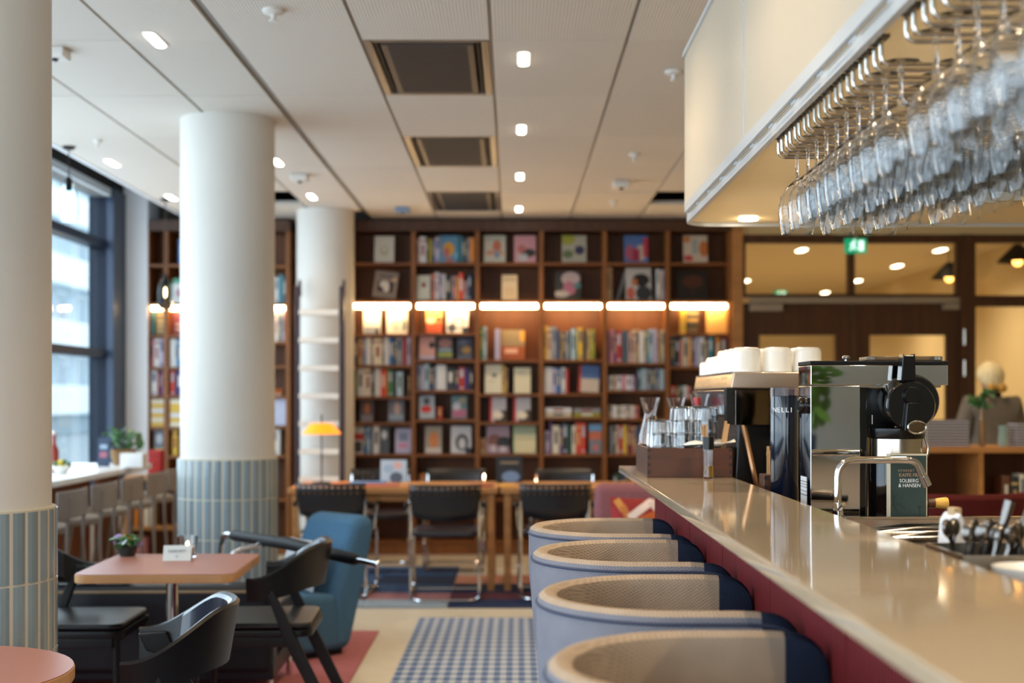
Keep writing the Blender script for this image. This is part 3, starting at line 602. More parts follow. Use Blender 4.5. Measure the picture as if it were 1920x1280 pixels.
# narrow bookcase left of the ladder
l1, l2, l3 = 'bay beside white pier', 'bay behind middle column', 'bay left of ladder'
face(R2, l2, 568, 322, 352, 522, 'white book with a green head', 'd3d6d4', [('r', 0, 1, .8, 1, '4f9a7c'), ('e', .5, .4, .3, .2, 'b08088')], lean=4); spines(R2, l2, 568, '314: olive,7,532'); spines(R1, l2, 495, '332: blue,12,448')
spines(R2, l1, 568, '294: navy,9,538 indigo,6,540')
spines(R3, l1, 628, '279: teal,7,582'); face(R3, l1, 628, 287, 308, 584, 'brown book with cream lettering rows', '6b5a34', [('r', .1, .9, .55, .62, 'b9a878'), ('r', .1, .9, .35, .42, 'b9a878'), ('r', .1, .9, .15, .22, 'b9a878')], lean=3)
face(R3, l2, 628, 318, 348, 582, 'dark red book with pale rows', '6b2a2c', [('r', .2, .9, .4, .48, 'b09a90'), ('r', .2, .9, .2, .28, 'b09a90')], lean=3)
spines(R4, l1, 688, '278: pink,6,636 white,12,633 lilac,10,634'); spines(R4, l2, 688, '314: white,11,635 paleblue,5,636 blue,10,634')
spines(R5, l1, 741, '278: white,14,694 crimson,6,693 indigo,5,694 pink,5,693'); spines(R5, l2, 741, '314: scarlet,10,692 navy,4,694 indigo,11,693')
pile(R6, l1, 800, 279, 307, 748, 6, ['yellow', 'cream', 'yellow', 'white', 'yellow', 'cream']); pile(R6, l2, 800, 315, 342, 748, 6, ['cream', 'yellow', 'white', 'yellow', 'yellow', 'cream'])
face(R7, l1, 854, 287, 309, 806, 'grey book with a yellow strip', '6b7077', [('r', .05, .95, .12, .26, 'b9a83c'), ('e', .5, .65, .3, .2, 'b9bec6')], lean=4); spines(R7, l2, 854, '320: yellow,11,804')
spines(R2, l3, 568, '514: white,7,520 teal,9,515 slate,6,518'); spines(R3, l3, 640, '514: white,7,584 beige,6,586 slate,5,584 paleblue,5,583 salmon,5,585')
face(R6, l3, 798, 513, 536, 748, 'plain pale violet book by the upright', 'b7bcd2', [], lean=3); spines(R7, l3, 853, '511: cream,7,802 white,6,801')
face(R5, l3, 742, 505, 527, 732, 'small orange object book lying low', 'b8683c', [], lean=60)

# ================================================================== RUGS
def rug(name, label, x0, x1, y0, y1, m, h=.008, rot=0):
    o = MB().box(-(x1 - x0) / 2, (x1 - x0) / 2, -(y1 - y0) / 2, (y1 - y0) / 2, .0, h).build(name, m, None, bevel=.003, seg=1, loc=((x0 + x1) / 2, (y0 + y1) / 2, .001)); o.rotation_euler[2] = rot
    return tag(o, label, 'rug')
def check_mat():
    m = bpy.data.materials.new('blue_check_weave'); m.use_nodes = True; N = m.node_tree.nodes; L = m.node_tree.links; b = N['Principled BSDF']; b.inputs['Roughness'].default_value = .95; b.inputs['Specular IOR Level'].default_value = .1
    tc = N.new('ShaderNodeTexCoord'); s = N.new('ShaderNodeSeparateXYZ'); L.new(tc.outputs['Object'], s.inputs[0])
    fs = []
    for ax, per in ((0, .062), (1, .125)):
        d = N.new('ShaderNodeMath'); d.operation = 'DIVIDE'; d.inputs[1].default_value = per; L.new(s.outputs[ax], d.inputs[0])
        f = N.new('ShaderNodeMath'); f.operation = 'FRACT'; L.new(d.outputs[0], f.inputs[0])
        g = N.new('ShaderNodeMath'); g.operation = 'LESS_THAN'; g.inputs[1].default_value = .5; L.new(f.outputs[0], g.inputs[0]); fs.append(g.outputs[0])
    a = N.new('ShaderNodeMath'); a.operation = 'ADD'; L.new(fs[0], a.inputs[0]); L.new(fs[1], a.inputs[1])
    h = N.new('ShaderNodeMath'); h.operation = 'DIVIDE'; h.inputs[1].default_value = 2; L.new(a.outputs[0], h.inputs[0])
    r = N.new('ShaderNodeValToRGB'); r.color_ramp.interpolation = 'CONSTANT'
    r.color_ramp.elements[0].color = lin('b9bbc0'); r.color_ramp.elements[1].position = .4; r.color_ramp.elements[1].color = lin('8795aa'); e = r.color_ramp.elements.new(.8); e.color = lin('4a6086')
    L.new(h.outputs[0], r.inputs[0])
    n = N.new('ShaderNodeTexNoise'); n.inputs['Scale'].default_value = 300; bp = N.new('ShaderNodeBump'); bp.inputs['Strength'].default_value = .3; bp.inputs['Distance'].default_value = .003; L.new(n.outputs[0], bp.inputs['Height']); L.new(bp.outputs[0], b.inputs['Normal'])
    L.new(r.outputs[0], b.inputs['Base Color']); return m
rug('checked_rug', 'blue and white checked rug beside the bar stools', -.61, .40, .8, 8.64, check_mat(), rot=-.004)
rug('pink_rug', 'dusty pink rug under the black table chairs and blue armchair', -2.42, -.80, 1.2, 8.16, mat('pink_wool', 'a8686a', .95, noise=.12, nscale=40, bump=.3, bscale=300, spec=.1))
pat = thing('patchwork_rug', 'blue pink and peach patchwork rug under the long table and chairs', 'rug', (0, 10.2, .001))
PATCH = {c: mat('wool_' + c, h, .95, noise=.1, nscale=40, spec=.1) for c, h in dict(navy='2a3553', mist='8d9aa6', blue='4a6385', plum='5d3a44', peach='c58d76', pink='a9797a', cream='c9c0b0', slate='39435a').items()}
rows = [(9.07, 9.42, ['pink', 'mist', 'mist', 'navy', 'navy', 'peach', 'slate']), (9.42, 9.75, ['blue', 'plum', 'pink', 'plum', 'pink', 'plum', 'navy']), (9.75, 10.2, ['navy', 'slate', 'blue', 'slate', 'blue', 'slate', 'peach']),
        (10.2, 10.7, ['mist', 'blue', 'slate', 'peach', 'pink', 'navy', 'mist']), (10.7, 11.25, ['slate', 'blue', 'blue', 'cream', 'navy', 'cream', 'blue'])]
xs = [-2.0, -1.5, -1.02, -.44, .17, .32, .9, 1.5]
for a, b, cs in rows:
    for k, c in enumerate(cs): MB().box(xs[k] + .003, xs[k + 1] - .003, a - 10.2 + .003, b - 10.2 - .003, 0, .008).build('patch', PATCH[c], pat, smooth=False)

# ================================================================== WINDOW BAR
PALET = mat('white_laminate', 'e9ebea', .25); PANELW = mat('orange_wood_panel', '7a4520', .5, noise=.2, nscale=5, stretch=(4, 4, .5))
wb = thing('window_bar', 'long white window bar with a brown wood panel below it', 'bar table', (-3.1, 7.6, 0))
MB().box(-.36, .35, -2.6, 2.8, .86, .90).build('tabletop', PALET, wb, bevel=.006)
for k in range(7): MB().box(-.12, -.08, -2.5 + .74 * k, -2.5 + .74 * k + .73, .0, .86).build('panel', PANELW, wb, smooth=False)
MB().box(-.08, .10, 2.76, 2.79, 0, .86).build('end_panel', PANELW, wb, smooth=False)
STW = mat('stool_putty', '857d76', .5); STS = mat('stool_seat', '8d8378', .6)
def window_stool():
    t = thing('window_stool', 'x', 'bar stool', group='stools along the window bar')
    # facing -x (the window): back panel at +x
    n = 9; R = 1.2; vs = []; b = MB()
    for i in range(n):
        y = -.26 + .52 * i / (n - 1); x = .20 + .03 * (1 - (abs(y) / .26) ** 2)
        vs.append((x, y))
    poly = vs + [(x + .016, y) for x, y in reversed(vs)]
    b.prism(poly, .725, .88, 'z').build('backrest', STW, t, bevel=.012)
    MB().lathe([(.02, .63), (.185, .63), (.20, .645), (.20, .668), (.185, .68), (.02, .684)], 24, (-.02, 0, 0)).build('seat', STS, t)
    for s in (-1, 1):
        MB().tube(bend([(.235, .14 * s, .84), (.22, .14 * s, .60), (.25, .20 * s, 0)], .1), .011, 8).build('leg', STW, t)
        MB().tube([(-.14, .12 * s, .635), (-.22, .19 * s, 0)], .011, 8).build('leg', STW, t)
    MB().tube([(.235, .175 * s_, .25) for s_ in (-1, 1)], .008, 8).build('footrest', STW, t)
    MB().tube([(-.19, .17 * s_, .25) for s_ in (-1, 1)], .008, 8).build('footrest', STW, t)
    return t
ws = window_stool(); pl = [7.72, 8.33, 8.94, 9.55, 10.12]
wl_ = ['putty coloured window stool half hidden by the near column', 'second putty window stool, right of the near column', 'middle putty window stool at the window bar', 'fourth putty window stool along the window bar', 'putty window stool at the far end of the window bar']
for k, y in enumerate(pl): place(ws if k == 0 else dup(ws), (-2.70, y, 0), 0, wl_[k])
# things on the window bar
pot = thing('potted_plant', 'leafy green plant in a basket pot on the far end of the window bar', 'plant', P(232, 866, 10.15)); pot.location.z = .9012
MB().lathe([(.07, 0), (.09, .05), (.095, .11), (.085, .115), (.08, .05)], 18).build('pot', mat('basket', '8d6a42', .8, bump=.5, bscale=80), pot)
LEAF = mat('leaf_green', '3f6b3a', .45, rnd=.25)
for k in range(22):
    a = k * 2.4; r = .04 + .11 * ((k * 7) % 10) / 10; z = .14 + .12 * ((k * 3) % 7) / 7
    M = Matrix.Translation((r * math.cos(a), r * math.sin(a), z)) @ Euler((.5 + .4 * math.sin(k), .3, a)).to_matrix().to_4x4()
    b = MB(); pts = [(0, -.05), (.022, -.02), (.028, .01), (.018, .045), (0, .065), (-.018, .045), (-.028, .01), (-.022, -.02)]
    b.prism(pts, -.001, .001, 'z', M).build('leaf', LEAF, pot, smooth=False)
stm = MB()
for k in range(6): a = k * 1.05; stm.tube([(.02 * math.cos(a), .02 * math.sin(a), .1), (.07 * math.cos(a), .07 * math.sin(a), .2)], .003, 5)
stm.build('stem', LEAF, pot)
o = book_mesh(.085, .02, .21, print_mat('navy_menu', '1f3350', [('r', .2, .8, .3, .5, 'a0586a'), ('r', .2, .8, .6, .75, '8ea3b8')]), False, 'menu_book'); o.location = P(193, 866, 9.9); o.location.z = .902; o.rotation_euler[0] = -.12; tag(o, 'navy menu book standing on the window bar before the plant', 'book')
o = book_mesh(.16, .12, .10, print_mat('white_napkin_box', 'e8eaea', []), False, 'napkin_box'); o.location = P(246, 866, 9.72); o.location.z = .902; tag(o, 'white napkin box beside the plant on the window bar', 'box')
bt = thing('bottle', 'small red bottle at the near visible end of the window bar', 'bottle', P(101, 872, 9.2)); bt.location.z = .902
MB().lathe([(.03, 0), (.034, .02), (.034, .14), (.014, .19), (.013, .25)], 16).build('body', mat('red_bottle', '8e3a30', .2), bt); MB().lathe([(.015, .25), (.015, .275)], 12).build('cap', WHITEP, bt)
bw = thing('flower_bowl', 'low white bowl with yellow and green flowers on the window bar', 'flowers', P(116, 870, 9.0)); bw.location.z = .9012
MB().lathe([(.03, 0), (.06, .03), (.075, .05), (.07, .05), (.03, .012)], 18).build('bowl', PORC, bw)
for k in range(9):
    a = k * 2.4; r = .01 + .045 * (k % 4) / 3; MB().ball((r * math.cos(a), r * math.sin(a), .055 + .01 * (k % 3)), .018, n=8, m=5).build('blossom', [mat('blossom_yellow', 'd9c24a', .6), LEAF][k % 2], bw)
# low wooden case past the end of the window bar
lc = thing('low_bookcase', 'low wooden bookcase at the far end of the window bar', 'bookcase', (-2.80, 10.85, 0))
for z in (.02, .36, .75): MB().box(-.22, .22, -.16, .16, z, z + .03).build('shelf', OAK, lc, bevel=.002, seg=1)
for s in (-1, 1): MB().box(s * .235 - .015, s * .235 + .015, -.16, .16, 0, .78).build('side_panel', OAK, lc, bevel=.002, seg=1)
MB().box(-.22, .22, .14, .158, .05, .75).build('back_panel', PANELW, lc, smooth=False)
for k in range(4):
    o = MB().box(-.05, .05, -.07, .07, 0, .05).build('red_box', mat('red_card', 'a8231f', .5), None, bevel=.004, loc=(-2.83, 10.83, .782 + .0505 * k)); tag(o, 'red card box, %s of the pile on the low bookcase' % ['bottom one', 'second from bottom', 'third from bottom', 'top one'][k], 'box', 'red boxes piled on the low bookcase')
for k, (c, wd, h) in enumerate((('scarlet', .035, .27), ('orange', .03, .26), ('orange', .03, .25), ('cream', .035, .27), ('beige', .03, .26))):
    o = book_mesh(wd, .14, h, spine_mat(c, 3)); o.location = (-3.0 + .04 * k, 10.72, .3912); tag(o, '%s book, %s from left in the low bookcase upper shelf' % (c, ORD[k]), 'book', 'books in the low bookcase')
for k, (c, wd, h) in enumerate((('orange', .03, .24), ('pink', .03, .27), ('pink', .025, .25))):
    o = book_mesh(wd, .14, h, spine_mat(c, 3)); o.location = (-2.98 + .04 * k, 10.72, .0512); tag(o, '%s book, %s from left in the low bookcase bottom shelf' % (c, ORD[k]), 'book', 'books in the low bookcase')
# pendants above the window bar
def pendant(p, label):
    o = thing('bulb_pendant', label, 'lamp', p)
    MB().tube([(0, 0, .12), (0, 0, 3.0 - p.z)], .004, 6).build('cord', BLACKM, o)
    MB().lathe([(.02, .06), (.022, .13), (.008, .15)], 12).build('socket', BLACKM, o)
    MB().lathe([(.028, .10), (.05, .06), (.06, .0), (.058, -.11), (.045, -.135), (.045, -.132), (.055, -.108), (.057, 0), (.047, .058), (.026, .098)], 20, cap=False).build('glass_shade', mat('shade_glass', 'd5dfe0', .0, trans=1, ior=1.08), o)
    MB().ball((0, 0, .0), .009, .009, .04).build('filament', emit('filament', 'ffd79a', 14), o)
    MB().lathe([(.03, 3.0 - p.z - .02), (.045, 3.0 - p.z)], 16).build('ceiling_rose', BLACKM, o)
pendant(P(129, 375, 8.7), 'clear glass bulb pendant above the window bar near the window')
pendant(P(310, 548, 11.0), 'clear glass bulb pendant left of the middle column, before the bookcase')

# ================================================================== LADDER, LONG TABLE, LAMP
ld = thing('library_ladder', 'library ladder with dark stiles and pale rungs leaning at the far column', 'ladder', (-1.60, 11.30, 0))
STI = mat('plum_dark_wood', '3a2a30', .5, noise=.15)
for s in (-1, 1): MB().box(s * .185 - .02, s * .185 + .02, -.03, .03, 0, 2.32).build('stile', STI, ld, bevel=.004)
for k in range(9): MB().box(-.165, .165, -.05, .05, .24 + .23 * k, .284 + .23 * k).build('rung', mat('pale_rung', 'ece4d8', .5), ld, bevel=.004)
for s in (-1, 1): MB().tube(bend([(s * .185, .0, 2.25), (s * .185, .14, 2.40), (s * .185, .17, 2.25)], .05), .01, 8).build('hook', STI, ld)
def long_table(x0, x1, label):
    t = thing('long_table', label, 'table', ((x0 + x1) / 2, 10.2, 0), group='long wooden tables before the bookcase'); w = (x1 - x0) / 2
    MB().box(-w, w, -.4, .4, .71, .75).build('tabletop', OAK, t, bevel=.004)
    MB().box(-w + .08, w - .08, -.32, .32, .65, .71).build('apron', OAK, t, bevel=.003)
    for sx in (-1, 1):
        for sy in (-1, 1): MB().box(sx * (w - .05) - .025, sx * (w - .05) + .025, sy * .35 - .025, sy * .35 + .025, .0097, .71).build('leg', OAK, t, bevel=.003)
long_table(-1.62, -.11, 'left long oak table before the bookcase, behind the blue armchair'); long_table(-.09, 1.45, 'right long oak table before the bookcase, running behind the bar stools')
lampo = thing('table_lamp', 'orange shaded table lamp on the long table by the ladder', 'lamp', (P(603, 912, 10.3).x, 10.3, .7512))
MB().lathe([(.07, 0), (.07, .012), (.01, .02)], 20).build('base', BLACKM, lampo); MB().tube([(0, 0, .015), (0, 0, .52)], .005, 8).build('pole', BLACKM, lampo)
MB().lathe([(.148, .375), (.085, .45), (.02, .455), (.02, .45), (.08, .445), (.143, .375)], 28, cap=False).build('lamp_shade', mat('orange_shade', 'f07d12', .4, emis='ff8a10', estr=.9), lampo)
lamp('POINT', (lampo.location.x, 10.3, 1.15), 3, WARM, shadow_soft_size=.04)
o = book_mesh(.20, .02, .17, print_mat('paleblue_magazine', 'a9c2d6', [('e', .6, .2, .25, .25, '4b5a72'), ('r', .5, .8, .6, .9, 'c9a9a8'), ('e', .3, .6, .2, .2, '8fb0cc')]), False, 'magazine'); o.location = P(738, 912, 10.45); o.location.z = .7535; o.rotation_euler[0] = -.1; tag(o, 'pale blue magazine standing on the left long table', 'book')
o = book_mesh(.20, .02, .20, print_mat('night_book', '17181e', [('e', .55, .2, .34, .22, '6f88ad'), ('r', .15, .85, .7, .78, '8a7a60')]), False, 'display_book'); o.location = P(955, 912, 10.45); o.location.z = .7535; o.rotation_euler[0] = -.1; tag(o, 'black and blue book standing on the right long table', 'book')
for k, (x, y, w, d, c, l) in enumerate(((715, 917, .25, .2, 'b05a48', 'salmon folder lying at the front of the left long table'), (768, 915, .15, .2, 'c98a50', 'orange folder lying beside the salmon folder'), (902, 914, .18, .2, '8f2a22', 'dark red folder lying where the two long tables meet'), (950, 914, .13, .2, 'd8a044', 'yellow folder lying on the right long table edge'), (990, 914, .12, .2, 'a03424', 'red folder lying right of the yellow folder'), (680, 905, .26, .18, '4d7ab0', 'blue folder lying on the left long table'))):
    q = P(x, y, 10.0); o = MB().box(-w / 2, w / 2, -d / 2, d / 2, 0, .012).build('folder', mat('folder_%d' % k, c, .5), None, bevel=.002, seg=1, loc=(q.x, 10.0 if k < 5 else 10.35, .7512)); tag(o, l, 'folder')

# ------------------------------------------------------------------ visitor chairs
def mesh_back_mat():
    m = bpy.data.materials.new('perforated_black'); m.use_nodes = True; N = m.node_tree.nodes; L = m.node_tree.links; b = N['Principled BSDF']; b.inputs['Base Color'].default_value = lin('16181f'); b.inputs['Roughness'].default_value = .4
    tc = N.new('ShaderNodeTexCoord'); v = N.new('ShaderNodeVectorMath'); v.operation = 'MULTIPLY'; v.inputs[1].default_value = (24, 0, 24); L.new(tc.outputs['Object'], v.inputs[0])
    f = N.new('ShaderNodeVectorMath'); f.operation = 'FRACTION'; L.new(v.outputs[0], f.inputs[0]); d = N.new('ShaderNodeVectorMath'); d.operation = 'DISTANCE'; d.inputs[1].default_value = (.5, 0, .5); L.new(f.outputs[0], d.inputs[0])
    g = N.new('ShaderNodeMath'); g.operation = 'LESS_THAN'; g.inputs[1].default_value = .16; L.new(d.outputs['Value'], g.inputs[0])
    s = N.new('ShaderNodeSeparateXYZ'); L.new(tc.outputs['Object'], s.inputs[0]); h = N.new('ShaderNodeMath'); h.operation = 'COMPARE'; h.inputs[1].default_value = .745; h.inputs[2].default_value = .04; L.new(s.outputs[2], h.inputs[0])
    k = N.new('ShaderNodeMath'); k.operation = 'MULTIPLY'; L.new(g.outputs[0], k.inputs[0]); L.new(h.outputs[0], k.inputs[1])
    i = N.new('ShaderNodeMath'); i.operation = 'SUBTRACT'; i.inputs[0].default_value = 1; L.new(k.outputs[0], i.inputs[1]); L.new(i.outputs[0], b.inputs['Alpha']); return m
PERF = mesh_back_mat(); PLUM = mat('dark_plum_seat', '241a22', .35, coat=.2)
def visitor_chair():
    t = thing('visitor_chair', 'x', 'chair', group='black visitor chairs at the long tables')     # sitter faces +y
    vs = []; n = 10; b = MB()
    for j in range(5):
        z = .572 + .225 * j / 4
        for i in range(n + 1):
            u = i / n * 2 - 1; wd = .235 + .012 * j / 4 - (.02 if j == 0 else 0); vs.append((u * wd, -.26 - .05 * (1 - u * u) - .045 * j / 4, z - (.03 * (1 - u * u) if j == 0 else 0)))
    fs = [(j * (n + 1) + i, j * (n + 1) + i + 1, (j + 1) * (n + 1) + i + 1, (j + 1) * (n + 1) + i) for j in range(4) for i in range(n)]
    b.add(vs, fs); o = b.build('backrest', PERF, t); md = o.modifiers.new('thick', 'SOLIDIFY'); md.thickness = .008
    MB().prism(rrect(-.225, .225, -.21, .24, .06), .425, .475, 'z').build('seat', PLUM, t, bevel=.018, seg=3)
    for s in (-1, 1):
        MB().tube(bend([(s * .235, -.285, .75), (s * .235, -.255, .58), (s * .235, -.22, .44), (s * .235, -.22, .02), (s * .235, -.22, .013), (s * .235, .24, .013), (s * .235, .24, .43), (s * .235, .20, .445), (s * .235, -.15, .445)], .06, 4), .011, 8).build('leg', CHROME, t)
        MB().tube(bend([(s * .25, -.27, .66), (s * .275, -.22, .64), (s * .275, .1, .64)], .05), .014, 8).build('armrest', BLACKM, t)
        MB().tube([(s * .26, .08, .63), (s * .24, .1, .445)], .009, 8).build('arm_support', CHROME, t)
    MB().tube(bend([(-.235, -.22, .013), (-.20, -.36, .013), (.20, -.36, .013), (.235, -.22, .013)], .06), .011, 8).build('floor_bar', CHROME, t)
    MB().tube([(-.235, .2, .445), (.235, .2, .445)], .010, 8).build('cross_bar', CHROME, t)
    MB().tube([(-.235, .23, .013), (.235, .23, .013)], .010, 8).build('cross_bar', CHROME, t)
    return t
vc = visitor_chair(); VY = 9.62
for k, (x, y, r, l) in enumerate(((635, 9.75, -.06, 'black perforated visitor chair with chrome sled legs behind the blue armchair'), (836, VY, .03, 'middle black perforated visitor chair with chrome sled legs, fully in view'), (1037, 9.7, .02, 'black perforated visitor chair partly behind the farthest bar stool'))):
    place(vc if k == 0 else dup(vc), ((x - VX) * y / F, y, .009), r, l)
for k, (x, y, r, l) in enumerate(((714, 11.05, PI + .1, 'black visitor chair on the far side of the left table, by the lamp'), (853, 11.1, PI, 'black visitor chair facing the room across the left table'), (1055, 11.05, PI - .1, 'black visitor chair facing the room across the right table'))):
    place(dup(vc), ((x - VX) * y / F, y, .009), r, l)

# ================================================================== CAFE TABLES AND BLACK CHAIRS
TOPM = mat('terracotta_laminate', 'a06a5c', .38, spec=.4); EDGE = mat('ply_edge', 'b88a5c', .5, noise=.1, nscale=10)
def cafe_table(name, label, x, y, rot, poly, inner):
    t = thing(name, label, 'table', (x, y, 0), rot)
    MB().prism(poly, .706, .738, 'z').build('edge_band', EDGE, t, bevel=.004)
    MB().prism(inner, .7381, .7402, 'z').build('tabletop', TOPM, t)
    MB().tube([(0, 0, .02), (0, 0, .706)], .024, 16).build('pedestal', CHROME, t)
    MB().lathe([(.052, .0), (.052, .012), (.03, .02), (.026, .03)], 32, (0, 0, .0095)).build('base', CHROME, t)
    MB().box(-.17, .17, -.03, .03, .69, .7055).build('bracket', BLACKM, t, bevel=.003)
    MB().box(-.03, .03, -.17, .17, .685, .699).build('bracket', BLACKM, t, bevel=.003)
    return t
cafe_table('square_cafe_table', 'square terracotta cafe table with rounded corners and a chrome pedestal', -1.355, 5.43, .03, rrect(-.30, .30, -.34, .34, .05), rrect(-.297, .297, -.337, .337, .048))
rd = [(.36 * math.cos(2 * PI * k / 56), .36 * math.sin(2 * PI * k / 56)) for k in range(56)]
cafe_table('round_cafe_table', 'round terracotta cafe table cut off at the lower left corner', -1.43, 3.28, 0, rd, [(a * .992, b * .992) for a, b in rd])
cs = thing('table_sign', 'small white folded sign standing on the square table', 'sign', (-1.365, 5.56, .7404), .12)
for s in (-1, 1): MB().prism([(s * .038, 0), (s * .041, 0), (.0025 * s + .0012, .058), (.0025 * s - .0012, .058)], -.056, .056, 'x').build('leaf_card', mat('card_white', 'd2d8d8', .6), cs, smooth=False)
INK = mat('print_grey', '5a6a72', .7)
q = text('RESERVERT', .0145, INK, cs, (0, -.0275, .034), (math.radians(57), 0, 0), align='CENTER'); q2 = text('kl', .013, INK, cs, (0, -.0368, .014), (math.radians(57), 0, 0), align='CENTER')
gl = thing('glass_candle_holder', 'clear glass tumbler with a lit candle behind the small sign', 'candle holder', (-1.352, 5.67, .7404))
MB().lathe([(.0, .0), (.036, 0), (.042, .085), (.039, .085), (.034, .012), (.0, .012)], 24, cap=False).build('tumbler', GLASS, gl)
MB().lathe([(.029, .0125), (.029, .04)], 20).build('candle', WHITEP, gl); MB().ball((0, 0, .052), .006, .006, .011, 8, 6).build('flame', emit('flame', 'ffd9a0', 40), gl)
fl = thing('flower_pot', 'small pot of purple and yellow pansies at the back corner of the square table', 'flowers', (-1.607, 5.69, .7404))
MB().lathe([(.03, 0), (.042, .04), (.04, .042), (.028, .012)], 18).build('pot', mat('pot_dark', '2b2f2a', .5), fl)
for k in range(34):
    a = k * 2.4; r = .012 + .05 * ((k * 5) % 9) / 9; z = .045 + .04 * ((k * 3) % 7) / 7
    M = Matrix.Translation((r * math.cos(a), r * math.sin(a), z)) @ Euler((.8 * math.sin(k), .7 * math.cos(k * 1.3), a)).to_matrix().to_4x4()
    b = MB(); b.prism([(.019 * math.cos(i * PI / 4), .014 * math.sin(i * PI / 4)) for i in range(8)], -.001, .0012, 'z', M)
    kind = 'petal' if k % 3 == 0 else 'leaf'; mm = [mat('petal_yellow', 'd8a93a', .6), mat('petal_purple', '8b6d9c', .6), mat('petal_white', 'c9cfd6', .6)][(k // 3) % 3] if k % 3 == 0 else LEAF
    b.build(kind, mm, fl, smooth=False)
# ---- black armchair with a wrap-around back band; sitter faces +x
INN = mat('navy_black_pad', '1a2233', .22, coat=.3)
def band_chair():
    t = thing('wrap_back_chair', 'x', 'chair', group='black wrap-back chairs at the cafe tables')
    n = 30
    def ring(i):
        u = i / n * 2 - 1                                  # -1 .. 1 round the band
        a = PI + u * PI * .53; x = .0 + .25 * math.cos(a); y = .272 * math.sin(a)
        if abs(u) > .86: pass
        k = min(1, max(0, (abs(u) - .30) / .66)); k = k * k * (3 - 2 * k)
        zt = .795 - .125 * k; zb = .615 - .04 * k
        nx, ny = math.cos(a) / .25, math.sin(a) / .272; l = math.hypot(nx, ny); return x, y, zt, zb, nx / l, ny / l
    out = MB(); vs = []
    for i in range(n + 1):
        x, y, zt, zb, nx, ny = ring(i); tk = .011; ln = .03 * (zt - zb) / .18
        vs += [(x + nx * tk, y + ny * tk, zb), (x + nx * (tk + ln), y + ny * (tk + ln), zt - .008), (x + nx * (tk + ln - .008), y + ny * (tk + ln - .008), zt), (x - nx * (tk - ln), y - ny * (tk - ln), zt - .006), (x - nx * tk, y - ny * tk, zb)]
    fs = [(i * 5 + k, i * 5 + (k + 1) % 5, (i + 1) * 5 + (k + 1) % 5, (i + 1) * 5 + k) for i in range(n) for k in range(5)] + [(4, 3, 2, 1, 0), tuple(n * 5 + k for k in range(5))]
    out.add(vs, fs); bkr = out.build('backrest', BSTAIN, t)
    pv = []; m0, m1 = 5, n - 5
    for i in range(m0, m1 + 1):
        x, y, zt, zb, nx, ny = ring(i); ln = .03 * (zt - zb) / .18; e = .010
        for z, o_, in ((zb + .012, -.012), (zb + .02, -.024), (zt - .016, -.024 + ln), (zt - .006, -.012 + ln)): pv.append((x + nx * o_, y + ny * o_, z))
    pf = [(i * 4 + k, i * 4 + k + 1, (i + 1) * 4 + k + 1, (i + 1) * 4 + k) for i in range(m1 - m0) for k in range(3)] + [(3, 2, 1, 0), tuple((m1 - m0) * 4 + k for k in range(4))]
    MB().add(pv, pf).build('back_pad', INN, bkr)
    MB().prism(rrect(-.23, .27, -.245, .245, .06), .425, .455, 'z').build('seat_frame', BSTAIN, t, bevel=.006)
    MB().prism(rrect(-.225, .265, -.24, .24, .055), .4552, .482, 'z').build('seat', LEATHER, t, bevel=.012, seg=3)
    for s in (-1, 1):
        # rear leg sweeping back from the arm tip, front leg under the seat
        p = [(.075, .595), (.115, .665), (-.02, .665), (-.35, 0), (-.30, 0)]
        M = Matrix.Translation((0, s * .262, 0)); MB().prism([(.0, .60), (.025, .655), (-.06, .66), (-.375, .009), (-.325, .009), (-.13, .40), (-.06, .585)], -.016, .016, 'y', M).build('leg', BSTAIN, t, bevel=.005)
        MB().tube([(.235, s * .205, .43), (.255, s * .225, .009)], [.020, .014], 12).build('leg', BSTAIN, t)
        MB().box(-.17, .23, s * .225 - .012, s * .225 + .012, .385, .425).build('side_rail', BSTAIN, t, bevel=.004)
    MB().box(.19, .215, -.2, .2, .385, .425).build('front_rail', BSTAIN, t, bevel=.004)
    return t
bc = band_chair()
place(bc, (-1.05, 5.73, .009), PI + .04, 'black wrap-back chair at the right side of the square table')
place(dup(bc), (-1.84, 5.70, .009), .02, 'black wrap-back chair at the left side of the square table, beside the near column')
place(dup(bc), (-1.10, 4.015, .009), PI + .18, 'nearest black wrap-back chair with a navy pad, seen from above in the foreground')
place(dup(bc), (-1.36, 2.62, .009), PI / 2 - .1, 'black wrap-back chair whose top just shows at the lower left corner')

# ---- black leather sofa with chrome tube arms
so = thing('leather_sofa', 'low black leather sofa with chrome tube arms and one long black arm pad', 'sofa', (-1.72, 6.55, .009), .02)
SOF = mat('sofa_leather', '0d0f15', .4, bump=.1, bscale=120)
MB().box(-.62, .62, -.34, -.18, .12, .535).build('backrest', SOF, so, bevel=.04, seg=4)
MB().box(-.62, .62, -.17, .36, .20, .42).build('seat_cushion', SOF, so, bevel=.04, seg=4)
MB().box(-.62, .62, -.33, .36, .10, .19).build('seat_frame', SOF, so, bevel=.01)
MB().box(-.63, .63, -.345, -.335, .50, .512).build('piping', mat('tan_piping', '8f7a5c', .5), so, bevel=.003)
for s in (-1, 1):
    for yy in (-.3, .3): MB().tube(bend([(s * .60, yy, .0), (s * .60, yy, .12)], .02), .014, 10).build('leg', CHROME, so)
MB().tube(bend([(-.58, -.05, .19), (-.70, -.05, .19), (-.70, -.05, .70), (-.66, .25, .70)], .08), .016, 12).build('arm_tube', CHROME, so)
MB().tube([(-.70, -.12, .705), (-.64, .34, .68)], .032, 14).build('arm_pad', SOF, so)
MB().tube([(-.60, -.30, .575), (-.05, -.26, .575)], .036, 14).build('bolster', mat('bolster_grey', '4a5058', .3, coat=.3), so)
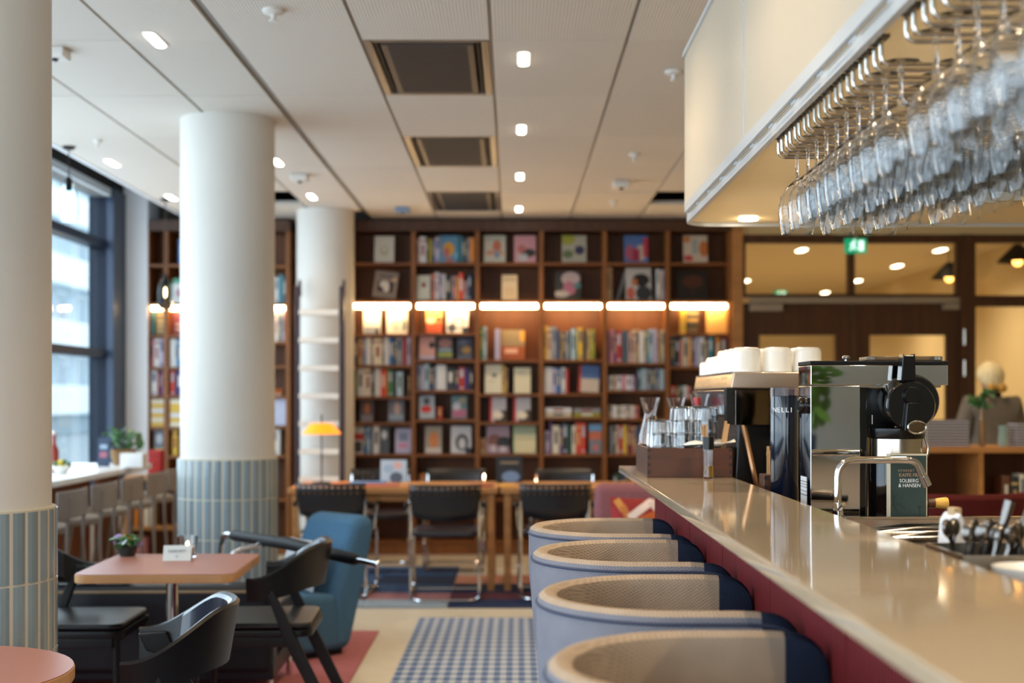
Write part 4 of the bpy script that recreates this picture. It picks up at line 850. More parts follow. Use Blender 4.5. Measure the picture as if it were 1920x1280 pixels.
# the sofa's long right arm pad on its bent tubes
so_ = so.location; dR = Matrix.Rotation(-.02, 4, 'Z')
def S_(x, y, z): return dR @ (Vector((x, y, z)) - Vector((so_.x, so_.y, so_.z)))
A0, A1 = S_(-1.41, 6.85, .71), S_(-.66, 5.80, .71); dv = (A1 - A0).normalized()
MB().tube([A0, A0 + dv * .03, (A0 + A1) / 2 + Vector((0, 0, .012)), A1 - dv * .03, A1], [.018, .026, .030, .026, .018], 14).build('arm_pad', BLACKM, so)
B0, B1 = A0 - dv * .11, A1 + dv * .17
MB().tube([A1 - dv * .02, B1], .013, 12).build('arm_tube', CHROME, so)
MB().ball(tuple(B1), .016).build('tube_cap', CHROME, so)
MB().tube(bend([A0 + dv * .02, B0, B0 + Vector((-.02, 0, -.2)), Vector((B0.x - .02, B0.y, 0))], .12, 7), .014, 12).build('arm_tube', CHROME, so)
C0 = A0 + dv * .36
MB().tube(bend([C0, C0 + Vector((-.02, -.02, -.02)), C0 + Vector((-.14, -.08, -.04)), C0 + Vector((-.17, -.10, -.3))], .08, 6), .013, 12).build('arm_tube', CHROME, so)
MB().ball(tuple(C0), .028).build('tube_cap', CHROME, so)

# ---- blue armchair
BLUEF = mat('petrol_blue_wool', '4b6f8c', .9, noise=.06, nscale=60, bump=.25, bscale=350, spec=.15)
BR = PI + .80; BX0, BY0 = -1.17, 7.46
ba = thing('blue_armchair', 'petrol blue upholstered armchair on the pink rug beside the far chairs', 'armchair', (BX0, BY0, .009), BR)
def slab(prof, w, bev, name, m):
    return MB().prism(prof, -w / 2, w / 2, 'y').build(name, m, ba, bevel=bev, seg=5)
slab([(-.10, .03), (.19, .03), (.24, .30), (.23, .36), (-.09, .33)], .46, .04, 'seat', BLUEF)
slab([(-.19, .02), (-.02, .02), (-.07, .36), (-.20, .70), (-.25, .75), (-.37, .73), (-.34, .55)], .46, .07, 'backrest', BLUEF)
MB().box(-.14, .17, -.2, .2, 0, .03).build('plinth', BLACKM, ba)
cu = thing('grey_cushion', 'pale grey scatter cushion leaning in the blue armchair', 'cushion', (0, 0, 0))
b = MB(); vs = []; n = 10
for sd in (1, -1):
    for i in range(n + 1):
        for j in range(n + 1):
            u, v = i / n * 2 - 1, j / n * 2 - 1; bul = (1 - u ** 4) * (1 - v ** 4); pin = 1 - .06 * (1 - abs(u)) * 0 - .05 * (u * u * (1 - v * v) + v * v * (1 - u * u))
            vs.append((.14 * u * pin, .15 * v * pin, sd * (.045 * bul ** .6 + .001)))
m_ = (n + 1) ** 2; fs = []
for sd in (0, 1):
    for i in range(n):
        for j in range(n): q = sd * m_ + i * (n + 1) + j; fs.append((q, q + 1, q + n + 2, q + n + 1))
b.add(vs, fs); o = b.build('cover', mat('cushion_grey', 'b9bdc2', .9, noise=.05, nscale=30, bump=.2, bscale=250), cu)
ca = math.cos(BR); sa = math.sin(BR); lx, ly = .02, .05
cu.location = (BX0 + lx * ca - ly * sa, BY0 + lx * sa + ly * ca, .495); cu.rotation_euler = Euler((0, math.radians(74), BR))

# ================================================================== BAR COUNTER
ZB = 1.15
COMP = mat('beige_composite_stone', 'b5a48c', .07, noise=.07, nscale=220, spec=.55, coat=.25)
bar = thing('bar_counter', 'long bar counter with a glossy beige top and fluted red front', 'counter', (.53, 2.0, 0))
ox, oy = .53, 2.0
MB().box(.387 - ox, .69 - ox, -1.2 - oy, 5.0 - oy, ZB - .024, ZB).build('countertop', COMP, bar, bevel=.003)
RED = mat('oxblood_red', '701d21', .6, spec=.25, noise=.05, nscale=8)
y = -1.0; 
while y < 4.9:
    y1 = min(y + .62, 4.95); b = MB(); k = int((y1 - y - .016) / .0155); st = (y1 - y - .016) / k
    pts = [(.55 - ox, y1 - .008 - oy), (.55 - ox, y + .008 - oy)]
    for i in range(k):
        a = y + .008 + st * i - oy; pts += [(.522 - ox, a + st * .0), (.512 - ox, a + st * .3), (.512 - ox, a + st * .7), (.522 - ox, a + st)]
    b.prism(pts, .10, ZB - .026, 'z').build('front_panel', RED, bar, smooth=False); y += .62
MB().box(.552 - ox, .68 - ox, -1.0 - oy, 4.95 - oy, 0, ZB - .026).build('carcass', mat('carcass_red', '5d1f22', .6), bar, smooth=False)
MB().box(.56 - ox, .66 - ox, -1.0 - oy, 4.90 - oy, 0, .1).build('plinth', BLACKM, bar, smooth=False)
GRAN = mat('brown_speckled_stone', '5f5146', .3, noise=.35, nscale=260, bump=.03, bscale=300)
wt = thing('back_worktop', 'speckled brown lower worktop behind the bar counter', 'worktop', (1.0, 3.0, 0))
MB().box(-.305, .62, -3.2, .50, 1.05, 1.09).build('worktop', GRAN, wt, bevel=.003)
MB().box(-.30, .60, .47, .495, 1.0905, 1.097).build('edge_trim', mat('steel_edge', 'd8cfc0', .15, metal=1), wt, smooth=False)
MB().box(-.30, .60, -3.2, .48, 0, 1.05).build('cabinet', mat('cabinet_dark', '2b2624', .6), wt, smooth=False)
pf = thing('machine_shelf', 'low speckled shelf behind the bar carrying the coffee machines', 'shelf', (1.0, 4.5, 0))
MB().box(-.305, .055, -.99, .95, 1.035, 1.075).build('worktop', GRAN, pf, bevel=.003); MB().box(-.30, .04, -.97, .93, 0, 1.035).build('cabinet', MATS['cabinet_dark'], pf, smooth=False)

# ------------------------------------------------------------------ bar stools
def weave(name, a, b_):
    m = mat(name, a, .95, noise=.10, nscale=14, spec=.12, stretch=(1, 1, 1)); N = m.node_tree.nodes; L = m.node_tree.links
    tc = N.new('ShaderNodeTexCoord'); mp = N.new('ShaderNodeMapping'); mp.inputs['Rotation'].default_value = (.6, .5, .7); L.new(tc.outputs['Object'], mp.inputs[0])
    w1 = N.new('ShaderNodeTexWave'); w1.inputs['Scale'].default_value = 60; w1.bands_direction = 'Z'; L.new(mp.outputs[0], w1.inputs[0])
    w2 = N.new('ShaderNodeTexWave'); w2.inputs['Scale'].default_value = 60; w2.bands_direction = 'X'; L.new(mp.outputs[0], w2.inputs[0])
    mu = N.new('ShaderNodeMath'); mu.operation = 'MULTIPLY'; L.new(w1.outputs[1], mu.inputs[0]); L.new(w2.outputs[1], mu.inputs[1])
    bs = N['Principled BSDF']; src = bs.inputs['Base Color'].links[0].from_socket
    mx = N.new('ShaderNodeMix'); mx.data_type = 'RGBA'; L.new(mu.outputs[0], mx.inputs['Factor']); L.new(src, mx.inputs[6]); mx.inputs[7].default_value = lin(b_); L.new(mx.outputs[2], bs.inputs['Base Color'])
    bp = N.new('ShaderNodeBump'); bp.inputs['Strength'].default_value = .35; bp.inputs['Distance'].default_value = .002; L.new(mu.outputs[0], bp.inputs['Height']); L.new(bp.outputs[0], bs.inputs['Normal']); return m
SHELL = weave('heather_blue_weave', '74757f', '8f909a'); LINING = weave('beige_weave', 'ab9a88', '8f7f70'); NAVYW = weave('navy_weave', '2c3549', '20283a')
def tub_stool():
    t = thing('tub_bar_stool', 'x', 'bar stool', group='tub bar stools along the red bar')
    R = .045; pts = []; ns = 10
    ax, by = .25, .27
    EX = [.212, .2115, .209, .205, .199, .19, .178, .162, .14, .11, .08, .05, .02]
    for x in EX: pts.append((x, by))
    for i in range(1, 30): a = PI / 2 + PI * i / 30; pts.append((ax * math.cos(a), by * math.sin(a)))
    for x in reversed(EX): pts.append((x, -by))
    n = len(pts); z0, z1, th = .66, 1.01, .042
    L_ = [0]
    for i in range(1, n): L_.append(L_[-1] + math.dist(pts[i], pts[i - 1]))
    rows = []
    for i in range(n):
        a, c = pts[max(i - 1, 0)], pts[min(i + 1, n - 1)]; tx, ty = c[0] - a[0], c[1] - a[1]; l = math.hypot(tx, ty); nx, ny = ty / l, -tx / l      # outward
        if nx * pts[i][0] + ny * pts[i][1] < 0: nx, ny = -nx, -ny
        e = min(L_[i], L_[-1] - L_[i]); r = .055; zt = z1
        zt = z1 + .006 * min(1, max(0, (e - .0) / .1)) - .006
        if e < r: zt -= r - math.sqrt(max(0, r * r - (r - e) ** 2))
        prof = [(-.045, z0), (-.012, z0 + .10), (0, z0 + .22), (0, zt - .02), (-.004, zt - .008), (-.014, zt), (-th + .014, zt), (-th + .003, zt - .007), (-th, zt - .02), (-th - .002, z0 + .16), (-th - .004, z0 + .06)]
        rows.append([(pts[i][0] + nx * o, pts[i][1] + ny * o, z) for o, z in prof])
    K = len(rows[0])
    def patch(name, i0, i1, k0, k1, m, caps=False, thick=None):
        vs = [v for i in range(i0, i1 + 1) for v in rows[i][k0:k1 + 1]]; w_ = k1 - k0 + 1
        fs = [(i * w_ + k, i * w_ + k + 1, (i + 1) * w_ + k + 1, (i + 1) * w_ + k) for i in range(i1 - i0) for k in range(w_ - 1)]
        if caps == 'a': fs.append(tuple(range(w_)))
        if caps == 'b': fs.append(tuple((i1 - i0) * w_ + k for k in range(w_)))
        return MB().add(vs, fs).build(name, m, t)
    s0, s1 = 8, n - 9
    patch('shell', s0, s1, 0, 4, SHELL); patch('lining', s0, s1, 4, K - 1, LINING)
    patch('arm_front', 0, s0, 0, K - 1, NAVYW, 'a'); patch('arm_front', s1, n - 1, 0, K - 1, NAVYW, 'b')
    MB().tube([rows[i][3] for i in range(2, n - 2)], .0035, 6).build('piping', mat('piping_slate', '3d445a', .8), t)
    inn = [(x * .80, y * .80) for x, y in pts[8:-8]]
    MB().prism(inn + [(.20, -.215), (.20, .215)], .69, .78, 'z').build('seat_cushion', LINING, t, bevel=.02, seg=3)
    MB().prism([(x * .8, y * .8) for x, y in pts], .64, .665, 'z').build('seat_base', BLACKM, t)
    for sx in (-1, 1):
        for sy in (-1, 1): MB().tube([(sx * .13 + .01, sy * .15, .645), (sx * .19 + .01, sy * .20, .0)], .012, 10).build('leg', BLACKM, t)
    ring = [(sx * .172 + .01, sy * .187, .22) for sx, sy in ((-1, -1), (1, -1), (1, 1), (-1, 1))]
    MB().tube(ring + [ring[0]], .009, 8).build('footrest', BLACKM, t)
    return t
ts = tub_stool()
for k, (y, l) in enumerate(((1.96, 'nearest tub bar stool, cut off by the bottom edge of the view'), (2.66, 'second nearest heather blue tub bar stool at the bar'), (3.38, 'third heather blue tub bar stool from the front'), (4.03, 'farthest heather blue tub bar stool at the end of the bar'))):
    place(ts if k == 0 else dup(ts), (.296, y, .0125), 0, l)

# ================================================================== HANGING GLASS HOOD
XH, ZH = .625, EYE + .625
hood = thing('hanging_bar_hood', 'translucent panelled hood hanging from the ceiling above the bar', 'bar canopy', (1.5, 3.0, ZH))
hx, hy = 1.5, 3.0
PANEL = bpy.data.materials.new('ribbed_acrylic'); PANEL.use_nodes = True
N = PANEL.node_tree.nodes; L = PANEL.node_tree.links; pb = N['Principled BSDF']; pb.inputs['Base Color'].default_value = lin('e4e0d4'); pb.inputs['Roughness'].default_value = .28
tr = N.new('ShaderNodeBsdfTranslucent'); tr.inputs[0].default_value = lin('fff6e6'); mx = N.new('ShaderNodeMixShader'); mx.inputs[0].default_value = .5
tc = N.new('ShaderNodeTexCoord'); wv = N.new('ShaderNodeTexWave'); wv.inputs['Scale'].default_value = 40; wv.bands_direction = 'Y'; L.new(tc.outputs['Object'], wv.inputs[0])
bp = N.new('ShaderNodeBump'); bp.inputs['Strength'].default_value = .3; bp.inputs['Distance'].default_value = .003; L.new(wv.outputs[1], bp.inputs['Height']); L.new(bp.outputs[0], pb.inputs['Normal'])
L.new(pb.outputs[0], mx.inputs[1]); L.new(tr.outputs[0], mx.inputs[2]); L.new(mx.outputs[0], N['Material Output'].inputs[0])
ALU = mat('white_aluminium', 'cfd4d6', .3, metal=.2)
zt, zb_ = 1.25 - .625, .69 - .625
ys = [-.2, 1.1, 2.4, 3.7, 4.98]
def hb(x0, x1, y0, y1, z0, z1): return MB().box(x0 - hx, x1 - hx, y0 - hy, y1 - hy, z0, z1)
for a, b in zip(ys[:-1], ys[1:]): hb(XH, XH + .008, a + .004, b - .004, zb_, zt - .012).build('side_panel', PANEL, hood, smooth=False)
for a, b in zip((.64, 1.3, 1.95, 2.6), (1.3, 1.95, 2.6, 3.2)): hb(a + .003, b - .003, 4.98, 4.988, zb_, zt - .012).build('end_panel', PANEL, hood, smooth=False)
for y in ys[1:-1]: hb(XH - .003, XH + .012, y - .005, y + .005, zb_, zt).build('joint_strip', ALU, hood, smooth=False)
hb(XH - .008, XH + .02, -.2, 4.99, zt - .012, zt + .006).build('top_rail', ALU, hood, bevel=.002)
hb(XH - .008, 3.2, 4.975, 4.995, zt - .012, zt + .006).build('top_rail', ALU, hood, bevel=.002)
# lower lip: a two stepped extrusion with long slots, rounded at the far corner
def lip(name, off, z0, z1, m):
    path = [(XH + off, -.2)] + [(XH + .12 - (.12 - off) * math.cos(math.radians(a)), 4.87 + (.12 - off) * math.sin(math.radians(a)) + .01) for a in range(0, 91, 15)] + [(3.2, 5.0 - off)]
    b = MB(); vs = []
    for i, (x, y) in enumerate(path):
        a, c = path[max(i - 1, 0)], path[min(i + 1, len(path) - 1)]; tx, ty = c[0] - a[0], c[1] - a[1]; l = math.hypot(tx, ty); nx, ny = ty / l, -tx / l
        vs += [(x - hx, y - hy, z0), (x - hx, y - hy, z1), (x + nx * .014 - hx, y + ny * .014 - hy, z1), (x + nx * .014 - hx, y + ny * .014 - hy, z0)]
    fs = [(i * 4 + k, i * 4 + (k + 1) % 4, i * 4 + 4 + (k + 1) % 4, i * 4 + 4 + k) for i in range(len(path) - 1) for k in range(4)] + [(3, 2, 1, 0), tuple((len(path) - 1) * 4 + k for k in range(4))]
    return b.add(vs, fs).build(name, m, hood)
lip('upper_lip', -.012, .036, .066, ALU); lip('lower_lip', -.004, 0, .034, ALU)
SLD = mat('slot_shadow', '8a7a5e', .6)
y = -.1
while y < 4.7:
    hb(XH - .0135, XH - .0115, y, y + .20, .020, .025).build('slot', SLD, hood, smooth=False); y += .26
SOFF = mat('backlit_lacquer_soffit', 'f0e0b6', .12, metal=.0, noise=.05, nscale=3, bump=.12, bscale=3.5, stretch=(1.0, 6, 1))
n_ = SOFF.node_tree.nodes; l_ = SOFF.node_tree.links; t2 = n_.new('ShaderNodeBsdfTranslucent'); t2.inputs[0].default_value = lin('fff3dc'); m2_ = n_.new('ShaderNodeMixShader'); m2_.inputs[0].default_value = .72  # translucent mix added so the hood tubes make the lacquer soffit glow
l_.new(n_['Principled BSDF'].outputs[0], m2_.inputs[1]); l_.new(t2.outputs[0], m2_.inputs[2]); l_.new(m2_.outputs[0], n_['Material Output'].inputs[0])
hb(XH + .012, 1.30, -.2, 4.99, .012, .03).build('soffit', SOFF, hood, smooth=False)
hb(1.30, 3.2, 4.44, 4.99, .012, .03).build('soffit', SOFF, hood, smooth=False)
hb(1.29, 3.2, 4.425, 4.44, .012, .50).build('inner_panel', mat('ribbed_grey', '9c8f78', .4), hood, smooth=False)
rb = MB()
for k in range(110): rb.box(1.30 + .017 * k - hx, 1.308 + .017 * k - hx, 4.417 - hy, 4.425 - hy, .045, .50)
tag(rb.build('inner_ribs', mat('rib_grey', '8a7d68', .5), hood, smooth=False), kind='stuff')
hb(1.29, 3.2, 4.405, 4.425, .012, .045).build('inner_trim', ALU, hood, bevel=.002)
hb(1.29, 1.30, -.2, 4.425, .03, .50).build('inner_panel', MATS['ribbed_grey'], hood, smooth=False)
for y in (.4, 2.2, 3.9):
    for x in (.9, 2.8): MB().tube([(x - hx, y - hy, .03), (x - hx, y - hy, 3.0 - ZH)], .008, 8).build('suspension_rod', STEEL, hood)
for y in (.5, 1.5, 2.5, 3.5, 4.5):     # light tubes inside the hood
    t_ = MB().tube([(.80 - hx, y - .4 - hy, .30), (.80 - hx, y + .4 - hy, .30)], .014, 8).build('light_tube', emit('hood_tube', 'fff6e6', 3.2), hood)
dl = MB().lathe([(.034, .006), (.034, .013)], 20, (P(1403, 417, 4.86).x - hx, 4.86 - hy, 0)).build('downlight', emit('hood_spot', 'fff0d6', 14), hood)
SP = []  # further downlights and spots, none seen, added to make the glasses sparkle
for y in (1.2, 1.9, 2.62, 3.6):
    MB().lathe([(.034, .006), (.034, .013)], 20, (1.18 - hx, y - hy, 0)).build('downlight', MATS['hood_spot'], hood); SP.append((1.18, y))
for x, y in SP + [(P(1403, 417, 4.86).x, 4.86)]: lamp('SPOT', (x, y, ZH - .01), 20, (1.0, .82, .58), spot_size=math.radians(140), spot_blend=.6, shadow_soft_size=.03)

# ------------------------------------------------------------------ glass racks and hanging wine glasses
XR, HR = .648, EYE + .586
RAILY = [3.31 - .0985 * k for k in range(17) if k not in (10,)]
WIRE = mat('rack_wire', 'b9b5ae', .15, metal=1)
def wine_glass():
    pr = [(.0, 0), (.036, .0), (.0365, .0015), (.012, .004), (.0045, .009), (.0036, .03), (.0040, .062), (.010, .072), (.026, .086), (.040, .108), (.0455, .134), (.0455, .15), (.043, .176), (.0375, .200), (.0365, .200), (.042, .176), (.0444, .149), (.0444, .134), (.0388, .109), (.025, .0875), (.009, .0745), (.0, .073)]
    return MB().lathe([(max(r, .0002), -z) for r, z in pr], 28, cap=False).build('wine_glass', CRYSTAL, None)
wg = wine_glass(); first = True; gc = 0
ROWN = 'farthest second third fourth fifth sixth seventh eighth ninth tenth eleventh twelfth thirteenth fourteenth fifteenth nearest'.split()
for k, y in enumerate(RAILY):
    r = thing('glass_rail', 'steel wire glass rail, %s from the far end of the rack' % ROWN[k] if k not in (0, 15) else 'steel wire glass rail, %s one under the hood' % ROWN[k], 'glass rack', (XR, y, ZH), group='wire glass rails under the hood')
    for s in (-1, 1):
        MB().tube(bend([(0, s * .021, .006), (0, s * .021, -.039), (.52, s * .021, -.039)], .016, 4), .0042, 8).build('rod', WIRE, r)
    MB().box(-.012, .012, -.035, .035, .006, .0115).build('mount_plate', mat('mount_dark', '5b5347', .4, metal=.6), r, smooth=False)
    ng = 3 if k < 2 else 4 if k < 5 else 5
    for j in range(ng):
        x = .69 +   .1 * j + random.uniform(-.003, .003)
        if j and random.random() < .06: continue
        o = wg if first else wg.copy()
        if not first: COL.objects.link(o)
        first = False; o.location = (x, y, ZH - .0300); o.rotation_euler = (random.uniform(-.012, .012), random.uniform(-.012, .012), random.uniform(0, 6))
        tag(o, 'upside-down wine glass, %s from left on the %s rail from far end' % (ORD[j], 'first' if k == 0 else ('last' if k == 15 else ROWN[k])), 'glass', 'wine glasses hanging under the hood')

# ================================================================== THINGS ON AND BEHIND THE BAR
WALN = mat('crate_walnut', '4a2815', .4, noise=.25, nscale=6, stretch=(.6, 4, 4))
def crate(name, label, x0, x1, y0, y1, z0, h, t=.011):
    o = thing(name, label, 'crate', ((x0 + x1) / 2, (y0 + y1) / 2, z0)); w, d = (x1 - x0) / 2, (y1 - y0) / 2
    MB().box(-w + t, w - t, -d + t, d - t, .004, .012).build('bottom', WALN, o, smooth=False)
    MB().box(-w, w, -d, -d + t, 0, h).build('side_panel', WALN, o, bevel=.0015, seg=1); MB().box(-w, w, d - t, d, 0, h).build('side_panel', WALN, o, bevel=.0015, seg=1)
    MB().box(-w, -w + t, -d + t, d - t, 0, h).build('side_panel', WALN, o, bevel=.0015, seg=1); MB().box(w - t, w, -d + t, d - t, 0, h).build('side_panel', WALN, o, bevel=.0015, seg=1)
    j = MB()
    for s in (-1, 1):
        for k in range(4): j.box(s * (w - t / 2) - t / 2, s * (w - t / 2) + t / 2, -d - .0008, -d + .001, .012 + k * h / 4, .012 + k * h / 4 + .010)
    j.build('box_joints', mat('joint_dark', '2b1a12', .5), o, smooth=False); return o
cr = crate('wooden_crate', 'walnut crate with finger joints holding stacked tumblers at the bar end', .42, .686, 4.27, 4.66, ZB, .092)
# ribbed tumblers, upside down, stacked
def tumbler():
    n = 28; pr = [(.024, .0), (.030, .004), (.034, .05), (.0365, .082), (.0345, .082), (.032, .05), (.028, .008), (.0, .006)]
    vs = []; fs = []
    for i, (r, z) in enumerate(pr):
        for k in range(n): a = 2 * PI * k / n; q = r * (1 + (.03 if (k % 2 and 1 <= i <= 2) else 0)); vs.append((max(q, .0004) * math.cos(a), max(q, .0004) * math.sin(a), .082 - z))
    for i in range(len(pr) - 1): fs += [(i * n + k, i * n + (k + 1) % n, (i + 1) * n + (k + 1) % n, (i + 1) * n + k) for k in range(n)]
    fs += [tuple(range(n))]
    return MB().add(vs, fs).build('ribbed_tumbler', GLASS, None)
tb = tumbler(); first = True
COLN = ['first', 'second', 'third']
for i, x in enumerate((.470, .545, .620)):
    for j, y in enumerate((4.36, 4.47)):
        for k in range(3 if i == 0 else 4):
            o = tb if first else tb.copy()
            if not first: COL.objects.link(o)
            first = False; o.location = (x, y, ZB + .0125 + .0425 * k)
            tag(o, 'ribbed tumbler, %s from bottom, %s stack from left, %s row in walnut crate' % (ORD[k], COLN[i], ['front', 'back'][j]), 'glass', 'ribbed tumblers stacked in the walnut crate')
def carafe():
    pr = [(.0, .0), (.044, .0), (.047, .01), (.047, .05), (.040, .12), (.024, .175), (.021, .19), (.026, .21), (.037, .25), (.0352, .25), (.0245, .21), (.0192, .19), (.022, .174), (.038, .119), (.045, .05), (.045, .011), (.0, .006)]
    return MB().lathe([(max(r, .0003), z) for r, z in pr], 32, cap=False).build('carafe', GLASS, None)
cf = carafe()
for k, (x, y, l) in enumerate(((P(1219, 0, 4.80).x, 4.80, 'glass carafe at the left behind the crate, standing at the bar end'), (P(1268, 0, 4.86).x, 4.86, 'second glass carafe behind the tumbler stacks'), (.627, 4.585, 'rightmost glass carafe, standing in the back of the walnut crate'))):
    o = cf if k == 0 else cf.copy()
    if k: COL.objects.link(o)
    o.location = (x, y, ZB + (.0005 if k < 2 else .0127)); tag(o, l, 'carafe', 'glass carafes at the bar end')
rc = thing('red_cap_bottle', 'clear bottle with a red cap among the carafes', 'bottle', (P(1307, 0, 4.76).x, 4.76, ZB + .0005))
MB().lathe([(.0003, 0), (.033, 0), (.034, .15), (.014, .21), (.014, .225), (.012, .225), (.032, .15), (.031, .004), (.0003, .004)], 20, cap=False).build('body', GLASS, rc); MB().lathe([(.018, .222), (.018, .25)], 16).build('cap', mat('red_cap', 'c21f24', .4), rc)
sy = thing('syrup_bottle', 'slim glass vial of yellow syrup with a black collar before the crate', 'bottle', (P(1328, 0, 4.20).x, 4.20, ZB + .0005))
MB().lathe([(.0003, 0), (.016, 0), (.0175, .003), (.0175, .112), (.0155, .112), (.0155, .005), (.0003, .005)], 24, cap=False).build('vial', GLASS, sy)
MB().lathe([(.0003, .0055), (.015, .0055), (.015, .040), (.0003, .040)], 20, cap=False).build('syrup', mat('yellow_syrup', 'c99a1c', .05, trans=.85, ior=1.35), sy)
MB().lathe([(.0178, .09), (.0178, .128), (.0150, .128), (.0150, .09)], 20, cap=False).build('collar', BLACK, sy)
nk = MB(); vs = []; n = 8
for i in range(n + 1):
    for j in range(n + 1): u, v = i / n, j / n; vs.append((u * .16, v * .10, .010 + .012 * math.sin(u * 7) * math.sin(v * 5) + .01 * u))
nk.add(vs, [(i * (n + 1) + j, i * (n + 1) + j + 1, (i + 1) * (n + 1) + j + 1, (i + 1) * (n + 1) + j) for i in range(n) for j in range(n)])
o = nk.build('napkin', mat('paper_white', 'e6e4de', .8), None, loc=(.535, 4.262, ZB + .092)); md = o.modifiers.new('t', 'SOLIDIFY'); md.thickness = .0015; tag(o, 'crumpled white paper napkin lying on the front edge of the walnut crate', 'napkin')
# stirrers and tongs standing in the crate
STIR = mat('stirrer_wood', 'b58e62', .6, noise=.12, nscale=8); cupb = thing('stirrer_cup', 'small black cup with bamboo stirrers behind the syrup vial', 'cup', (.607, 4.292, ZB + .0125))
MB().lathe([(.0003, 0), (.014, 0), (.016, .085), (.0145, .085), (.013, .004), (.0003, .004)], 16, cap=False).build('cup', BLACKM, cupb)
for k in range(7): MB().tube([(.003 * math.cos(k), .003 * math.sin(k), .006), (-.012 + .004 * k * .7 - .004, .004 * math.sin(k * 2), .155 - .004 * (k % 3))], .0018, 6).build('stirrer', STIR, cupb)
wtg = thing('wooden_tongs', 'pair of pale wooden tongs leaning in the crate beside the syrup vial', 'tongs', (.65, 4.31, ZB + .0125))
for s in (-1, 1): MB().box(-.008, .008, -.002, .002, 0, .165, Matrix.Translation((.0, .006 * s, .0)) @ Euler((-.0 * s, .16, 0)).to_matrix().to_4x4()).build('arm', STIR, wtg, bevel=.001)
btg = thing('black_tongs', 'black serving tongs leaning at the right end of the crate', 'tongs', (.665, 4.40, ZB + .0125))
for s in (-1, 1): MB().box(-.007, .007, -.002, .002, 0, .17, Matrix.Translation((0, .006 * s, 0)) @ Euler((0, -.35, 0)).to_matrix().to_4x4()).build('arm', BLACKM, btg, bevel=.001)

# ------------------------------------------------------------------ espresso machine
EY = 4.30; ES = EY / F; ez = 1.075
em = thing('espresso_machine', 'steel and black espresso machine with a cup tray behind the bar', 'coffee machine', (.83, 4.78, ez))
def L(px_, py_, Y=EY): p = P(px_, py_, Y); return p.x - .83, p.z - ez
x0, zt_ = L(1367, 697); x1, zb_ = L(1541, 728); yF, yB = EY - 4.78, 5.18 - 4.78
TRAYM = mat('warm_steel', 'b5a290', .28, metal=.85)
ctray = MB().prism([(x0 + .005, zb_), (x1 - .005, zb_), (x1 - .015, zt_), (x0 + .015, zt_)], yF, yB, 'y').build('cup_tray', TRAYM, em, bevel=.005)
SLTM = mat('slot_gold', '6b5a40', .4)
for k, (a, b) in enumerate(((1407, 1440), (1445, 1478), (1482, 1492))):
    for z in (708, 716):
        u, zz = L(a, z); v, _ = L(b, z); MB().box(u, v, yF - .0006 + .0045, yF + .008, zz - .002, zz + .002).build('tray_slot', SLTM, ctray, smooth=False)
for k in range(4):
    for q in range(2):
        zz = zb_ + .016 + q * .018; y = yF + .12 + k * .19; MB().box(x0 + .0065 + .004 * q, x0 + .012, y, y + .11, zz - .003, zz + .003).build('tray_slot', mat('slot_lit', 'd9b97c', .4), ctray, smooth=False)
MB().box(x0 + .01, x1 - .01, yF + .02, yB - .02, zt_ - .004, zt_ + .001).build('tray_grid', STEEL, em, smooth=False)
# body under the tray: glossy rear panel facing the room, black posts, dark sides
a0, b0 = L(1380, 729); a1, b1 = L(1500, 797)
MB().box(a0, a1 + .06, yF + .015, yF + .03, b1, b0 - .001).build('rear_panel', mat('dark_mirror', '6e6a66', .05, metal=1), em, bevel=.002)
p0, q0 = L(1362, 726); p1, q1 = L(1378, 796)
MB().box(p0, p1, yF + .002, yF + .05, q1, q0).build('post', BLACKM, em, bevel=.003)
MB().box(p0 + .004, a1 + .06, yF + .05, yB - .04, b1 + .03, b0 - .002).build('side_body', mat('deep_blue_enamel', '1a2a3c', .25, coat=.4), em, bevel=.004)
k0, _ = L(1392, 797); k1, _ = L(1500, 797)
MB().prism([(k0 - .02, .0), (k1 + .06, .0), (k1 + .06, b1 + .03), (k0 - .005, b1 + .03)], yF + .06, yB - .08, 'y').build('base_body', BLACK, em, bevel=.01)
MB().box(k0 - .025, k1 + .06, yF + .03, yB - .05, .0, .025).build('drip_tray', BLACKM, em, bevel=.004)
MB().tube([(k0 + .01, yF + .05, b1 + .01), (k0 + .055, yF + .045, .03)], .010, 8).build('steam_wand', mat('copper_wand', 'b98a64', .2, metal=.9), em)
hose = [(k0 + .135 - .02 * math.sin(i * .5) - .004 * i, yF + .03, b1 - .03 - .0165 * i) for i in range(9)]
MB().tube(hose, .007, 8).build('steel_hose', CHROME, em); MB().tube([(k0 + .12, yF + .02, .11), (k0 + .08, yF + .02, .045), (k0 + .11, yF + .02, .04)], .010, 8).build('steam_nozzle', CHROME, em)
MB().box(a1 + .002, a1 + .028, yF + .010, yF + .0145, b1, b0 - .004).build('trim_strip', STEEL, em, smooth=False)
# mugs and espresso cups, bottoms up on the tray
def mug(r, h, name):
    t = thing(name, 'x', 'cup', group='white cups on the espresso machine')
    MB().lathe([(r * .995, 0), (r * 1.0, .003), (r, h * .12), (r * .985, h * .14), (r * .985, h * .80), (r * .93, h * .93), (r * .82, h * .985), (r * .76, h), (r * .0, h - .002), (.0005, h - .002)], 28).build('body', PORC, t)
    pts = [(r * .96 + .026 * math.sin(PI * i / 8) ** .8, 0, h * (.2 + .6 * i / 8)) for i in range(9)]
    MB().tube(pts, .0045, 8).build('handle', PORC, t); return t
mg = mug(.0465, .078, 'mug'); cp = mug(.040, .062, 'coffee_cup'); ec = mug(.031, .048, 'espresso_cup'); used = set()
def put(src, x, y, l):
    o = src if src.name not in used else dup(src)
    used.add(src.name); place(o, (x, y, ez + zt_ + .0012), .785 + random.uniform(-.06, .06), l)
XM = [P(1399, 0, 4.37).x, P(1457, 0, 4.37).x, P(1513, 0, 4.37).x]
